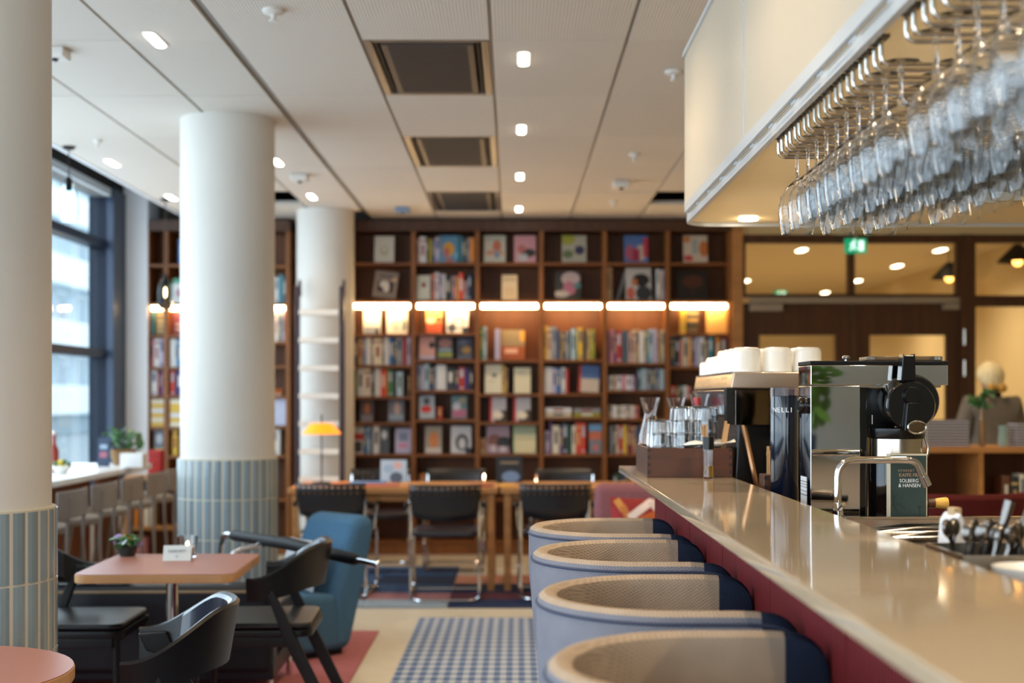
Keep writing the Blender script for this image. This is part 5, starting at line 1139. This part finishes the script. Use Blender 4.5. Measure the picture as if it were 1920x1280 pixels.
for j, y in enumerate((4.37, 4.475, 4.58, 4.685)):
    for i, x in enumerate(XM): put(mg, x, y, 'white mug upside down on the espresso machine, %s from left in the %s row' % (COLN[i], ['front', 'second', 'third', 'fourth'][j]))
for j, y in enumerate((4.785, 4.875, 4.965)):
    for i, x in enumerate((XM[0] - .006, XM[1] - .006, XM[2] - .006)): put(cp, x, y, 'mid-sized white cup on the machine tray, %s from left, %s row behind the mugs' % (COLN[i], ['first', 'second', 'third'][j]))
for j, y in enumerate((5.045, 5.118)):
    for i, x in enumerate((XM[0] - .016, XM[0] + .056, XM[0] + .128)): put(ec, x, y, 'small white espresso cup, %s from left in the %s row at the far tray end' % (COLN[i], ['inner', 'outer'][j]))
# black canister with a clear rim and white lettering
cy = 3.84; cn = thing('black_canister', 'tall glossy black canister with white lettering before the espresso machine', 'canister', (P(1470.5, 0, cy).x, cy, ez)); ch = P(0, 741, cy).z - ez; cr_ = 26 * cy / F
MB().lathe([(cr_ * .9, 0), (cr_, .005), (cr_, ch - .004), (cr_ * .97, ch), (.0005, ch)], 40).build('body', mat('glossy_black_blue', '0c1626', .12, coat=.6), cn)
MB().lathe([(cr_ * 1.03, ch - .002), (cr_ * 1.03, ch + .022), (cr_ * .98, ch + .022), (cr_ * .98, ch - .002)], 40, cap=False).build('clear_rim', mat('rim_clear', 'e8d8d4', 0, trans=1, ior=1.3), cn)
LET = mat('lettering_white', 'dfe8ee', .5)
for k, chh in enumerate('NELLI'):
    a = math.radians(-90 - 52 + k * 17.5); q = text(chh, .019, LET, cn, (cr_ * 1.004 * math.cos(a), cr_ * 1.004 * math.sin(a), P(0, 771, cy).z - ez - .002), (PI / 2, 0, a + PI / 2), align='CENTER', ext=.0006)
# second crate with stir sticks
c2 = crate('stick_crate', 'dark wooden box of stir sticks squeezed beside the chrome brewer', .715, .80, 3.887, 3.967, ez, .105)
for k in range(10): MB().box(-.004, .004, -.0012, .0012, .013, .185 - .006 * (k % 4), Matrix.Translation((-.024 + .0055 * k, .012 * math.sin(k * 2), 0)) @ Euler((0, .12 * math.sin(k * 1.7), 0)).to_matrix().to_4x4()).build('stir_stick', STIR, c2, smooth=False)

# ------------------------------------------------------------------ chrome filter brewer
MY = 3.60; br = thing('filter_brewer', 'chrome filter coffee brewer with a black brew drum and mirrored tower', 'coffee machine', (.96, 3.68, ez))
def Q(a, b, Y=MY): p = P(a, b, Y); return p.x - .96, p.z - ez
yf = MY - 3.68; yb = yf + .155
hx0, hz1 = Q(1520, 684); hx1, hz0 = Q(1778, 722)
MB().box(hx0, hx1, yf, yb, hz0, hz1).build('top_housing', MIRROR, br, bevel=.0025)
MB().box(hx0 - .001, hx1 + .001, yf - .001, yb + .001, hz1 + .0005, hz1 + .011).build('black_lid', BLACKM, br, bevel=.002)
lx0, _ = Q(1632, 676); lx1, lz = Q(1776, 668)
MB().prism(rrect(lx0, lx1, yf + .02, yb - .02, .02), hz1 + .0115, hz1 + .024, 'z').build('clear_lid', mat('smoke_lid', '8a8274', .1, trans=.8), br, bevel=.003)
kx, kz = Q(1597, 671); MB().lathe([(.004, hz1 + .011), (.004, hz1 + .016), (.0105, hz1 + .018), (.011, hz1 + .023), (.006, hz1 + .027)], 18, (kx, yf + .06, 0)).build('lid_knob', CHROME, br)
MB().box(hx0 + .012, hx1 - .016, yf + .012, yb - .01, hz0 - .006, hz0).build('lower_lip', STEEL, br, smooth=False)
tx1, _ = Q(1613, 0)
MB().box(hx0, tx1, yf + .001, yb - .002, .0, hz0 - .0015).build('tower', MIRROR, br, bevel=.002)
gx, gz = Q(1508, 759); Mx = Matrix.Rotation(-PI / 2, 4, 'Y')
MB().lathe([(.021, .0), (.022, .004), (.022, .018), (.019, .022)], 28, (hx0, yf + .055, Q(0, 760, 3.655)[1]), Mx).build('side_knob', BLACK, br)
gg = MB()
for k in range(7): gg.box(hx0 - .0235, hx0 - .0215, yf + .055 - .017 + .0055 * k, yf + .055 - .0145 + .0055 * k, Q(0, 760, 3.655)[1] - .013, Q(0, 760, 3.655)[1] + .013)
tag(gg.build('knob_ribs', BLACKM, br, smooth=False), kind='stuff')
sl0, sl1 = Q(0, 893, 3.68)[1], Q(0, 943, 3.68)[1]
MB().box(hx0 - .0012, hx0 - .0002, yf + .05, yf + .12, max(sl1, .01), sl0).build('rating_sticker', print_mat('sticker', 'd6dade', [('r', 0, 1, .8, .84, '70757c'), ('r', 0, 1, .7, .73, '70757c'), ('r', 0, 1, .6, .63, '70757c'), ('r', 0, 1, .45, .48, '70757c'), ('r', 0, 1, .3, .34, '70757c')]), br, smooth=False)
# mirror strip and black back column
mx1, _ = Q(1632, 0); MB().box(tx1 + .001, mx1, yf + .03, yb - .004, .0, hz0 - .007).build('back_column', mat('black_gloss', '0c0b0c', .06, coat=.5), br, bevel=.002)
dx1, dz = Q(1742, 806); MB().box(mx1 + .001, Q(1690, 0)[0], yf + .06, yb - .006, dz, hz0 - .007).build('back_plate', BLACK, br, bevel=.003)
MB().box(Q(1640, 0)[0], Q(1640, 0)[0] + .002, yf + .028, yf + .03, Q(0, 795)[1], Q(0, 778)[1]).build('white_tag', PORC, br, smooth=False)
# brew drum: cylinder whose axis points at the room, with handle block, hub, arm and badge
My = Matrix.Rotation(PI / 2, 4, 'X')
cx_, cz_ = Q(1706, 752)
drum = MB().lathe([(.066, -.10), (.073, -.07), (.073, -.02), (.069, .0), (.064, .012), (.0625, .014), (.0005, .014)], 44, (cx_, yf - .03, cz_), My).build('brew_drum', mat('black_gloss', '0c0b0c', .06), br)
fx, fz = Q(1711, 760, 3.52)
MB().lathe([(.060, -.02), (.064, .0), (.064, .016), (.060, .022), (.0005, .023)], 44, (fx, yf - .05, fz), My).build('drum_front', MATS['black_gloss'], drum)
hx_, hz_ = Q(1716, 742, 3.5); MB().lathe([(.023, 0), (.024, .006), (.021, .012), (.0005, .012)], 28, (hx_, yf - .073, hz_), My).build('hub', BLACK, drum)
ax0, az0 = Q(1716, 755, 3.5); ax1, az1 = Q(1712, 808, 3.5)
MB().prism([(ax0 - .017, az0), (ax0 + .017, az0), (ax1 + .010, az1), (ax1 - .018, az1)], yf - .088, yf - .075, 'y').build('lever_arm', BLACK, drum, bevel=.003)
tx0_, tz0 = Q(1707, 706, 3.52); _, tz1 = Q(1707, 666, 3.52)
MB().prism([(tx0_ - .020, tz0 - .01), (tx0_ + .019, tz0 - .01), (tx0_ + .017, tz1 + .006), (tx0_ + .012, tz1), (tx0_ - .010, tz1), (tx0_ - .014, tz1 + .006)], yf - .065, yf - .025, 'y').build('handle_block', BLACK, drum, bevel=.005, seg=3)
bx, bz = Q(1725, 801, 3.47)
MB().tube([(bx + .023 * math.cos(t * PI / 12), yf - .105, bz + .0155 * math.sin(t * PI / 12)) for t in range(24)], .0028, 8, True).build('badge_ring', CHROME, drum)
MB().prism([(bx + .019 * math.cos(t * PI / 12), bz + .012 * math.sin(t * PI / 12)) for t in range(24)], yf - .107, yf - .10, 'y').build('badge', mat('badge_bronze', '5a4a32', .25, metal=.6), drum, bevel=.001)
MB().tube([(bx + .0, yf - .10, bz), (ax1, yf - .08, az1 + .02)], .005, 8).build('badge_stem', CHROME, drum)
# carafe with steel collar and wire handle
jx, jz1 = Q(1690, 802, 3.58); _, jz0 = Q(0, 822, 3.58)
rj = 52 * 3.58 / F
MB().lathe([(rj, jz0), (rj + .002, jz0 + .004), (rj + .002, jz1 - .002), (rj - .004, jz1)], 40, (jx, yf + .03, 0)).build('jug_collar', BLACK, br)
_, sz0 = Q(0, 860, 3.58); MB().lathe([(rj - .003, sz0), (rj - .003, jz0 - .001)], 40, (jx, yf + .03, 0)).build('jug_steel', mat('jug_steel', 'b8ad9f', .18, metal=1), br)
MB().lathe([(rj - .0, .004), (rj, sz0 - .001)], 40, (jx, yf + .03, 0)).build('jug_body', MATS['black_gloss'], br)
wx, wz = Q(1738, 800, 3.54); p = [(wx, yf + .0, wz), (Q(1744, 0, 3.54)[0], yf, Q(0, 812, 3.54)[1]), (Q(1754, 0, 3.54)[0], yf, Q(0, 838, 3.54)[1]), (Q(1752, 0, 3.54)[0], yf, Q(0, 856, 3.54)[1]), (Q(1738, 0, 3.54)[0], yf, Q(0, 871, 3.54)[1]), (Q(1716, 0, 3.54)[0], yf, Q(0, 876, 3.54)[1])]
MB().tube(bend(p, .03, 4), .0042, 10).build('wire_handle', CHROME, br)
# coffee carton in front
ky = 3.515; kt = thing('coffee_carton', 'dark green coffee carton with cream edges and white lettering before the brewer', 'carton', (P(1703.5, 0, ky).x, ky, 1.0752))
kw = 35.5 * ky / F; khh = P(0, 851, ky).z - 1.0752
GRN = mat('carton_green', '2c3f40', .4, noise=.12, nscale=9); CRM = mat('carton_cream', 'd8cfb4', .5)
MB().box(-kw, kw, .0015, .03, 0, khh).build('body', mat('carton_side', 'c9c2ac', .5), kt, bevel=.001)
MB().box(-kw + .003, kw - .003, .0003, .0013, 0, khh - .004).build('front_print', GRN, kt, smooth=False)
def pos(a, b): q = P(a, b, ky); return q.x - kt.location.x, q.z - 1.0752
u, v = pos(1686, 893.5); text('KAFFE FRA', .0128, mat('lettering_copper', 'a98a70', .5), kt, (u - .001, -.0001, v), name='lettering', sx=.92)
u, v = pos(1686.5, 904); text('SOLBERG', .0132, LET, kt, (u, -.0001, v), sx=.9)
u, v = pos(1684.5, 913); text('& HANSEN', .0132, LET, kt, (u, -.0001, v), sx=.9)
u, v = pos(1684, 884); text('N Y B R E N T', .0085, MATS['lettering_copper'], kt, (u, -.0001, v), sx=.8)
SK = mat('sketch_ink', '17262a', .6); sk = MB()
for pts in (((1672, 930), (1676, 945), (1681, 958), (1684, 963)), ((1680, 943), (1688, 946), (1694, 951), (1697, 956)), ((1690, 934), (1693, 931)), ((1720, 948), (1725, 952), (1730, 948)), ((1725, 949), (1725, 966)), ((1674, 935), (1682, 925)), ((1671, 918), (1676, 932), (1674, 950))):
    sk.tube([(pos(a, b)[0], -.0003, pos(a, b)[1]) for a, b in pts], .0007, 5)
sk.build('plant_drawing', SK, kt)
# brush, tap, cutlery
bh = thing('coffee_brush', 'small brush with yellow bristles sticking out right of the brewer', 'brush', P(1752, 943, 3.56))
Mz = Matrix.Rotation(PI / 2, 4, 'Y')
MB().lathe([(.010, -.03), (.011, -.02), (.0135, -.018), (.0135, .0)], 16, (0, 0, 0), Mz).build('handle', WALN, bh)
bb = MB(); bb.lathe([(.012, .0), (.016, .03), (.014, .034)], 20, (0, 0, 0), Mz); bb.build('bristles', mat('bristle_yellow', 'cda350', .7, noise=.25, nscale=60, stretch=(.1, 6, 6)), bh)
bst = MB().box(-.03, -.018, -.008, .008, -(bh.location.z - 1.075), -.008).build('stand', BLACKM, bh, smooth=False)
TY = 3.377; tp = thing('water_tap', 'chrome water tap bent square over the back worktop', 'tap', (P(1571, 0, TY).x, TY, 1.0902)); 
def T(a, b): q = P(a, b, TY); return (q.x - tp.location.x, 0, q.z - 1.0902)
MB().tube(bend([(0, 0, 0), T(1571, 862), T(1706, 862), T(1720, 868), T(1737, 908)], .045, 7), .0092, 16).build('spout', CHROME, tp)
e0, e1 = Vector(T(1731, 893)), Vector(T(1739, 911)); MB().tube([e0, e1], .0112, 16).build('nozzle', CHROME, tp)
MB().lathe([(.022, 0), (.022, .012), (.014, .02), (.012, .05)], 24).build('base', CHROME, tp)
MB().tube([(0, -.02, .035), (.0, -.06, .05)], .006, 10).build('lever', CHROME, tp)
ct = thing('cutlery_holder', 'low steel bin full of upright cutlery on the back worktop', 'cutlery holder', (.80, 2.30, 1.0902))
for s, bxx in enumerate(((-.075, .075, -.10, -.096), (-.075, .075, .096, .10), (-.075, -.071, -.096, .096), (.071, .075, -.096, .096))): MB().box(*bxx, 0, .055).build('side_panel', STEEL, ct, smooth=False)
MB().box(-.071, .071, -.096, .096, .001, .004).build('bottom', STEEL, ct, smooth=False)
SPN = mat('spoon_steel', '6f6a66', .2, metal=1); sp0 = None
def spoon(kind):
    b = MB(); b.tube([(0, 0, .0), (0, 0, .03), (.002, 0, .06), (.0, 0, .072)], [.004, .0035, .004, .006], 8)
    b.ball((0, 0, .082), .012, .005, .017, 12, 8); return b.build(kind, SPN, None)
sp0 = spoon('spoon'); random.seed(3)
for k in range(14):
    o = sp0 if k == 0 else sp0.copy()
    if k: COL.objects.link(o)
    a, d = (k % 7) / 7 * .12 - .052, (-.05 if k < 7 else .045)
    o.location = (.80 + a, 2.30 + d, 1.0955); o.rotation_euler = (random.uniform(-.15, .15), random.uniform(-.25, .3), random.uniform(-.5, .5))
    tag(o, 'steel spoon, %s from left in the %s row of the cutlery bin' % (ORD[k % 7], 'front' if k < 7 else 'back'), 'spoon', 'spoons in the cutlery bin')
for k, (a, r, l) in enumerate(((.02, .28, 'long steel knife handle leaning right in the cutlery bin'), (.045, .42, 'second long knife handle leaning right behind the spoons'))):
    b = MB(); b.tube([(0, 0, 0), (0, 0, .06), (0, 0, .135)], [.003, .006, .0095], 10); o = b.build('table_knife', SPN, None); o.location = (.78 + a, 2.30 + .01 * k, 1.096); o.rotation_euler[1] = r; tag(o, l, 'knife')
pp = thing('paper_packet', 'white folded paper packet standing beside the cutlery bin', 'packet', (.788, 2.46, 1.0902), .2)
MB().prism([(-.016, 0), (.020, 0), (.012, .092), (.004, .104), (-.006, .090)], -.028, .028, 'y').build('sleeve', mat('packet_white', 'd9dade', .6), pp, bevel=.003)
MB().box(.0, .016, -.012, .012, .078, .112).build('paper_tip', mat('packet_tan', 'b49a74', .6), pp, bevel=.002)
sb = thing('sugar_bowl', 'small white bowl at the right edge beyond the bar', 'bowl', (.80, 2.10, 1.0902)); MB().lathe([(.0003, 0), (.03, 0), (.055, .03), (.062, .05), (.059, .05), (.05, .028), (.0003, .006)], 28, cap=False).build('bowl', PORC, sb)
o = MB().box(-.05, .05, -.035, .035, 0, .03).build('sugar_box', PORC, None, bevel=.004, loc=(.765, 2.22, 1.0905)); o.location = (.93, 2.12, 1.0905); tag(o, 'white sachet box beside the sugar bowl at the right edge', 'box')
for k, (y, r, l) in enumerate(((2.92, .25, 'front pair of steel tongs lying on the worktop'), (3.02, .12, 'middle steel tongs lying on the worktop below the brewer'), (3.12, .3, 'black handled tongs lying nearest the brewer'))):
    t = thing('serving_tongs', l, 'tongs', (.90, y, 1.0905), r)
    for s in (-1, 1): MB().tube([(-.11, 0, .008), (0, s * .012, .012 + .004 * s), (.10, s * .02, .010)], [.006, .007, .009], 8).build('arm', SPN if k < 2 else BLACKM, t)
    MB().ball((-.11, 0, .010), .010, .010, .008).build('joint', SPN, t)

# ================================================================== BEYOND THE BAR, RIGHT
dt = thing('display_case', 'low wooden display case with a top board and books below, before the door', 'bookcase', (3.02, 8.6, 0))
def D(a, b, Y=8.4): q = P(a, b, Y); return q.x - 3.02, q.z
ztop = P(0, 838, 8.4).z
MB().box(-.62, .75, -.22, .25, ztop - .035, ztop).build('top_board', OAK, dt, bevel=.004)
for x in (-.60, -.14, .30, .73): MB().box(x - .015, x + .015, -.20, .24, 0, ztop - .036).build('upright', OAK, dt, smooth=False)
for z in (.30, .62): MB().box(-.585, .715, -.19, .24, z, z + .025).build('shelf', OAK, dt, smooth=False)
MB().box(-.585, .715, .225, .245, .04, ztop - .04).build('back_panel', WOOD, dt, smooth=False)
for k in range(9):
    for side, (x, wd) in enumerate(((-.33, .27), (.18, .17))):
        if side == 1 and k > 7: continue
        b = MB(); h = .0185; b.box(-wd / 2, wd / 2, -.09, .09, 0, .0045).box(-wd / 2, wd / 2, -.09, .09, h - .0055, h - .001).box(-wd / 2, wd / 2, .087, .09, .003, h - .004); b.cur = 1; b.box(-wd / 2 + .004, wd / 2 - .004, -.086, .087, .003, h - .004)
        o = b.build('book', [mat('cover_grey_violet', '4d4650', .5), mat('pages_pale', 'ddd3cc', .8)], None, smooth=False, loc=(3.02 + x, 8.53, ztop + .0006 + k * h)); tag(o, 'pale book, %s from bottom of the %s pile on the display case' % (ORD[k], ['wide left', 'narrow right'][side]), 'book', 'book piles on the display case')
gl2 = thing('small_vase', 'small pale glass vase between the book piles', 'vase', (3.02 + .03, 8.5, ztop + .0005)); MB().lathe([(.0003, 0), (.028, 0), (.034, .03), (.026, .10), (.03, .13), (.027, .13), (.022, .10), (.0003, .006)], 20, cap=False).build('body', mat('pale_mint_glass', 'b9d3cc', .1, trans=.5), gl2)
gp = thing('green_plant', 'small bushy green plant in a slim vase before the person', 'plant', (3.02 - .10, 8.5, ztop + .0005)); MB().lathe([(.018, 0), (.02, .1), (.012, .2), (.010, .24)], 16).build('vase', mat('vase_brown', '8a6a40', .3), gp)
for k in range(30):
    a = k * 2.4; r = .02 + .06 * ((k * 7) % 10) / 10; M = Matrix.Translation((r * math.cos(a), r * math.sin(a), .25 + .10 * ((k * 3) % 8) / 8)) @ Euler((math.sin(k * 1.1), math.cos(k), a)).to_matrix().to_4x4()
    MB().prism([(.036 * math.cos(i * PI / 4), .018 * math.sin(i * PI / 4)) for i in range(8)], -.001, .001, 'z', M).build('leaf', LEAF, gp, smooth=False)
for k, (x, wd, h, c) in enumerate(((.03, .05, .27, 'brown'), (.085, .04, .26, 'charcoal'), (.13, .03, .28, 'cream'), (.165, .03, .25, 'crimson'), (.45, .045, .24, 'pink'), (.50, .04, .24, 'slate'), (.545, .045, .23, 'slate'), (-.42, .05, .12, 'paleblue'), (-.36, .05, .12, 'white'))):
    o = book_mesh(wd, .14, h, spine_mat(c, k)); o.location = (3.02 + x, 8.44, .6462); tag(o, '%s book upright inside the display case, %s from left' % (WORD.get(c, c), ORD[[2, 3, 4, 5, 6, 7, 8, 0, 1][k]]), 'book', 'books in the display case')
o = MB().box(-.1, .1, -.06, .06, 0, .17).build('red_box', mat('dark_red_box', '5a1a18', .5), None, bevel=.004, loc=(3.0, 8.47, .3262)); tag(o, 'dark red box on the lower shelf of the display case', 'box')
tcx = thing('maroon_tub_chair', 'dark maroon tub chair seen beyond the chrome brewer', 'armchair', (2.20, 6.9, 0))
MAR = mat('maroon_fabric', '5b2222', .9, noise=.06, nscale=40, spec=.15)
pts = [(.40 * math.cos(math.radians(a)), .36 * math.sin(math.radians(a))) for a in range(-200, 21, 10)]
vs = []; 
for x, y in pts:
    l = math.hypot(x, y); nx, ny = x / l, y / l; zz = .93 - .16 * (y / .36 + .35) if y > -.12 else .93
    vs += [(x * .92, y * .92, .25), (x, y, zz - .02), (x - nx * .02, y - ny * .02, zz), (x - nx * .06, y - ny * .06, zz), (x - nx * .08, y - ny * .08, zz - .02), (x * .80, y * .80, .40)]
n = len(pts); fs = [(i * 6 + k, i * 6 + (k + 1) % 6, i * 6 + 6 + (k + 1) % 6, i * 6 + 6 + k) for i in range(n - 1) for k in range(6)] + [(5, 4, 3, 2, 1, 0), tuple((n - 1) * 6 + k for k in range(6))]
MB().add(vs, fs).build('shell', MAR, tcx); MB().prism([(x * .79, y * .79) for x, y in pts], .38, .47, 'z').build('seat_cushion', MAR, tcx, bevel=.02)
for sx in (-1, 1):
    for sy in (-1, 1): MB().tube([(sx * .2, sy * .18, .26), (sx * .25, sy * .22, 0)], .014, 8).build('leg', BLACKM, tcx)
# pink armchair with the patterned cushion left of the bar end
pa = thing('pink_armchair', 'dusky pink armchair behind the farthest bar stool', 'armchair', (.74, 8.0, 0), -PI / 2)
PK = mat('dusky_pink_fabric', '8f5f66', .9, noise=.05, nscale=40, spec=.15)
MB().prism([(-.42, .12), (-.24, .12), (-.24, .40), (-.32, .87), (-.42, .88), (-.48, .80)], -.24, .24, 'y').build('backrest', PK, pa, bevel=.05, seg=4)
MB().box(-.30, .34, -.235, .235, .14, .42).build('seat', PK, pa, bevel=.05, seg=4)
for s in (-1, 1): MB().box(-.36, .32, s * .285 - .045, s * .285 + .045, .12, .60).build('armrest', PK, pa, bevel=.04, seg=4)
for sx in (-1, 1):
    for sy in (-1, 1): MB().tube([(sx * .25, sy * .2, .14), (sx * .27, sy * .22, 0)], .016, 8).build('leg', OAK, pa)
pc = thing('patterned_cushion', 'red cushion with orange leaves and a white bar on the pink armchair', 'cushion', (.755, 7.80, .632))
b = MB(); vs = []; n = 10
for sd in (1, -1):
    for i in range(n + 1):
        for j in range(n + 1):
            u, v = i / n * 2 - 1, j / n * 2 - 1; bul = (1 - u ** 4) * (1 - v ** 4); pin = 1 - .05 * (u * u * (1 - v * v) + v * v * (1 - u * u)); vs.append((.20 * u * pin, sd * (.055 * bul ** .6 + .001), .20 * v * pin))
b.add(vs, fs_ := [(q, q + 1, q + n + 2, q + n + 1) for sd in (0, 1) for i in range(n) for j in range(n) for q in (sd * (n + 1) ** 2 + i * (n + 1) + j,)])
cm = print_mat('cushion_print', '8f2a28', [('d', .14, .88, .05, .1, 30, 'c98a44'), ('d', .22, .76, .05, .12, 25, 'b9713a'), ('d', .08, .72, .05, .14, 30, 'a02f36'), ('d', .58, .72, .16, .05, 20, 'c0602c'), ('d', .44, .82, .22, .055, 37, 'e6d4cc'), ('d', .64, .86, .10, .06, -50, 'd6beb8'), ('d', .8, .6, .2, .06, 30, 'd8c0b0'), ('d', .4, .4, .3, .08, -30, 'c0602c')], .9)
b.build('cover', cm, pc); pc.rotation_euler = (-.16, 0, 0)

# ------------------------------------------------------------------ the person behind the display case
pr = thing('person', 'person with a blond bob in a grey-brown coat, seen from behind at the display case', 'person', (3.54, 10.1, 0), .12)
def skin(name, verts, edges, radii, m, sub=2, root=0):
    me = bpy.data.meshes.new(name); me.from_pydata(verts, edges, []); o = bpy.data.objects.new(name, me); COL.objects.link(o); o.parent = pr
    md = o.modifiers.new('skin', 'SKIN'); sv = me.skin_vertices[0].data
    for i, r in enumerate(radii): sv[i].radius = r if isinstance(r, tuple) else (r, r)
    sv[root].use_root = True; md.use_smooth_shade = True; s = o.modifiers.new('sub', 'SUBSURF'); s.levels = sub; s.render_levels = sub; me.materials.append(m); return o
SKINM = mat('skin', 'c99a7c', .5, spec=.3); COAT = mat('grey_brown_coat', '736a5e', .9, noise=.08, nscale=30, spec=.1); TRS = mat('dark_trousers', '22242a', .8)
# body: pelvis root, spine, neck, head, arms bent forward, legs
V = [(0, 0, .90), (0, -.01, 1.10), (0, 0, 1.28), (0, .0, 1.38), (0, .01, 1.45), (0, .02, 1.53), (0, .025, 1.59), (.17, 0, 1.36), (-.17, 0, 1.36), (.23, .02, 1.10), (-.23, .02, 1.10), (.16, .22, 1.02), (-.16, .22, 1.02), (.10, 0, .86), (-.10, 0, .86), (.105, .01, .48), (-.105, .01, .48), (.11, -.02, .07), (-.11, -.02, .07), (.115, .10, .035), (-.115, .10, .035)]
E = [(0, 1), (1, 2), (2, 3), (3, 4), (4, 5), (5, 6), (2, 7), (2, 8), (7, 9), (8, 10), (9, 11), (10, 12), (0, 13), (0, 14), (13, 15), (14, 16), (15, 17), (16, 18), (17, 19), (18, 20)]
R = [(.15, .11), (.13, .10), (.15, .10), (.08, .07), (.052, .052), (.082, .095), (.075, .085), (.07, .065), (.07, .065), .047, .047, .033, .033, .085, .085, .06, .06, .042, .042, (.04, .032), (.04, .032)]
skin('body', V, E, R, SKINM)
CV = [(0, 0, .55), (0, 0, .88), (0, -.01, 1.10), (0, 0, 1.28), (0, 0, 1.39), (.17, -.0, 1.35), (-.17, -.0, 1.35), (.23, .02, 1.10), (-.23, .02, 1.10), (.165, .20, 1.025), (-.165, .20, 1.025)]
skin('coat', CV, [(0, 1), (1, 2), (2, 3), (3, 4), (3, 5), (3, 6), (5, 7), (6, 8), (7, 9), (8, 10)], [(.21, .15), (.20, .15), (.175, .13), (.18, .125), (.11, .09), (.09, .085), (.09, .085), .068, .068, .05, .05], COAT, root=1)
skin('trousers', [(0, 0, .88), (.10, 0, .82), (-.10, 0, .82), (.107, .01, .48), (-.107, .01, .48), (.112, -.02, .10), (-.112, -.02, .10)], [(0, 1), (0, 2), (1, 3), (2, 4), (3, 5), (4, 6)], [(.15, .11), .10, .10, .075, .075, .062, .062], TRS)
MB().lathe([(.065, 1.375), (.074, 1.40), (.070, 1.435), (.058, 1.44)], 24, (0, .005, 0)).build('collar', BLACKM, pr)
HAIR = mat('blond_hair', 'f2deaa', .55, noise=.25, nscale=30, stretch=(6, 6, .5), bump=.4, bscale=60); hb_ = MB()
vs = []; n, m = 28, 14
for i in range(m + 1):
    t = i / m
    for k in range(n):
        a = 2 * PI * k / n; back = (1 - math.sin(a)) / 2                      # 1 behind (-y), 0 at the face
        drop = PI * (.36 + .43 * back) * t; r = math.sin(drop) if drop < PI / 2 else 1 - .12 * (drop - PI / 2)
        z = math.cos(drop) if drop < PI / 2 else -(drop - PI / 2) * .95
        vs.append((.098 * r * math.cos(a), .02 + .112 * r * math.sin(a), 1.562 + .108 * z + .002 * math.sin(k * 5)))
hb_.add(vs, [(i * n + k, i * n + (k + 1) % n, (i + 1) * n + (k + 1) % n, (i + 1) * n + k) for i in range(m) for k in range(n)]); o = hb_.build('hair', HAIR, pr); md = o.modifiers.new('t', 'SOLIDIFY'); md.thickness = .012
for s in (-1, 1): MB().ball((s * .042, -.082, 1.47), .036, .028, .034).build('hair_curl', mat('golden_hair', 'c9963c', .5, noise=.2, nscale=40), pr)
fm = MB(); fm.ball((0, .125, 1.545), .013, .018, .018); fm.build('nose', SKINM, pr)
for s in (-1, 1):
    MB().ball((s * .032, .112, 1.565), .012, .008, .009).build('eye', mat('eye_white', 'e8e6e0', .3), pr)
    MB().ball((s * .085, .02, 1.55), .010, .018, .028).build('ear', SKINM, pr)
    for k in range(5):
        fx_ = s * .16 - s * (.03 - .014 * k) ; ln = [.055, .07, .078, .072, .058][k]
        if k == 0: MB().tube([(s * .14, .23, 1.02), (s * .115, .255, 1.02), (s * .105, .28, 1.01)], [.011, .010, .007], 8).build('thumb', SKINM, pr)
        else: MB().tube([(fx_, .225, 1.02), (fx_, .225 + ln * .75, 1.012), (fx_, .225 + ln * 1.1, .995), (fx_, .225 + ln * 1.2, .975)], [.010, .009, .008, .006], 8).build('finger', SKINM, pr)
MB().ball((0, .118, 1.508), .022, .006, .006).build('mouth', mat('lips', 'a8605a', .4), pr)

# ------------------------------------------------------------------ unseen behind the camera: invented sideboard and plant, added for the brewer to mirror
sdb = thing('sideboard', 'dark wooden sideboard, unseen, added for the chrome brewer to mirror', 'sideboard', (2.35, -3.2, 0))
MB().box(-.9, .9, -.22, .22, .08, .86).build('body', DWOOD, sdb, bevel=.004); MB().box(-.92, .92, -.24, .24, .86, .89).build('top', OAK, sdb, bevel=.004)
for x in (-.45, .45): MB().box(x - .43, x + .43, .222, .24, .11, .84).build('door', WOOD, sdb, bevel=.003)
for sx in (-1, 1):
    for sy in (-1, 1): MB().box(sx * .85 - .02, sx * .85 + .02, sy * .18 - .02, sy * .18 + .02, 0, .08).build('leg', DWOOD, sdb, smooth=False)
bp_ = thing('added_plant', 'large leafy plant on the sideboard, unseen, added for the brewer to mirror', 'plant', (2.1, -3.15, .8905))
MB().lathe([(.10, 0), (.14, .03), (.15, .24), (.14, .24), (.12, .03)], 24).build('pot', mat('pot_blue', '3f5f8a', .3), bp_)
lf = None
for k in range(70):
    a = k * 2.4; r = .05 + .30 * ((k * 7) % 13) / 13; z = .35 + .65 * ((k * 5) % 17) / 17
    if lf is None: lf = MB().prism([(0, -.10), (.045, -.04), (.055, .02), (.035, .09), (0, .13), (-.035, .09), (-.055, .02), (-.045, -.04)], -.001, .001, 'z').build('leaf', mat('fresh_leaf', '6f9440', .5, rnd=.3), bp_, smooth=False); o = lf
    else: o = lf.copy(); COL.objects.link(o)
    o.location = (r * math.cos(a), r * math.sin(a), z); o.rotation_euler = (1.1 + .5 * math.sin(k), .4 * math.cos(k * 1.7), a)
b = MB()
for k in range(9): a = k * .7; b.tube([(.02 * math.cos(a), .02 * math.sin(a), .2), (.08 * math.cos(a), .08 * math.sin(a), .55), (.22 * math.cos(a), .22 * math.sin(a), .9)], .006, 6)
b.build('stem', LEAF, bp_)
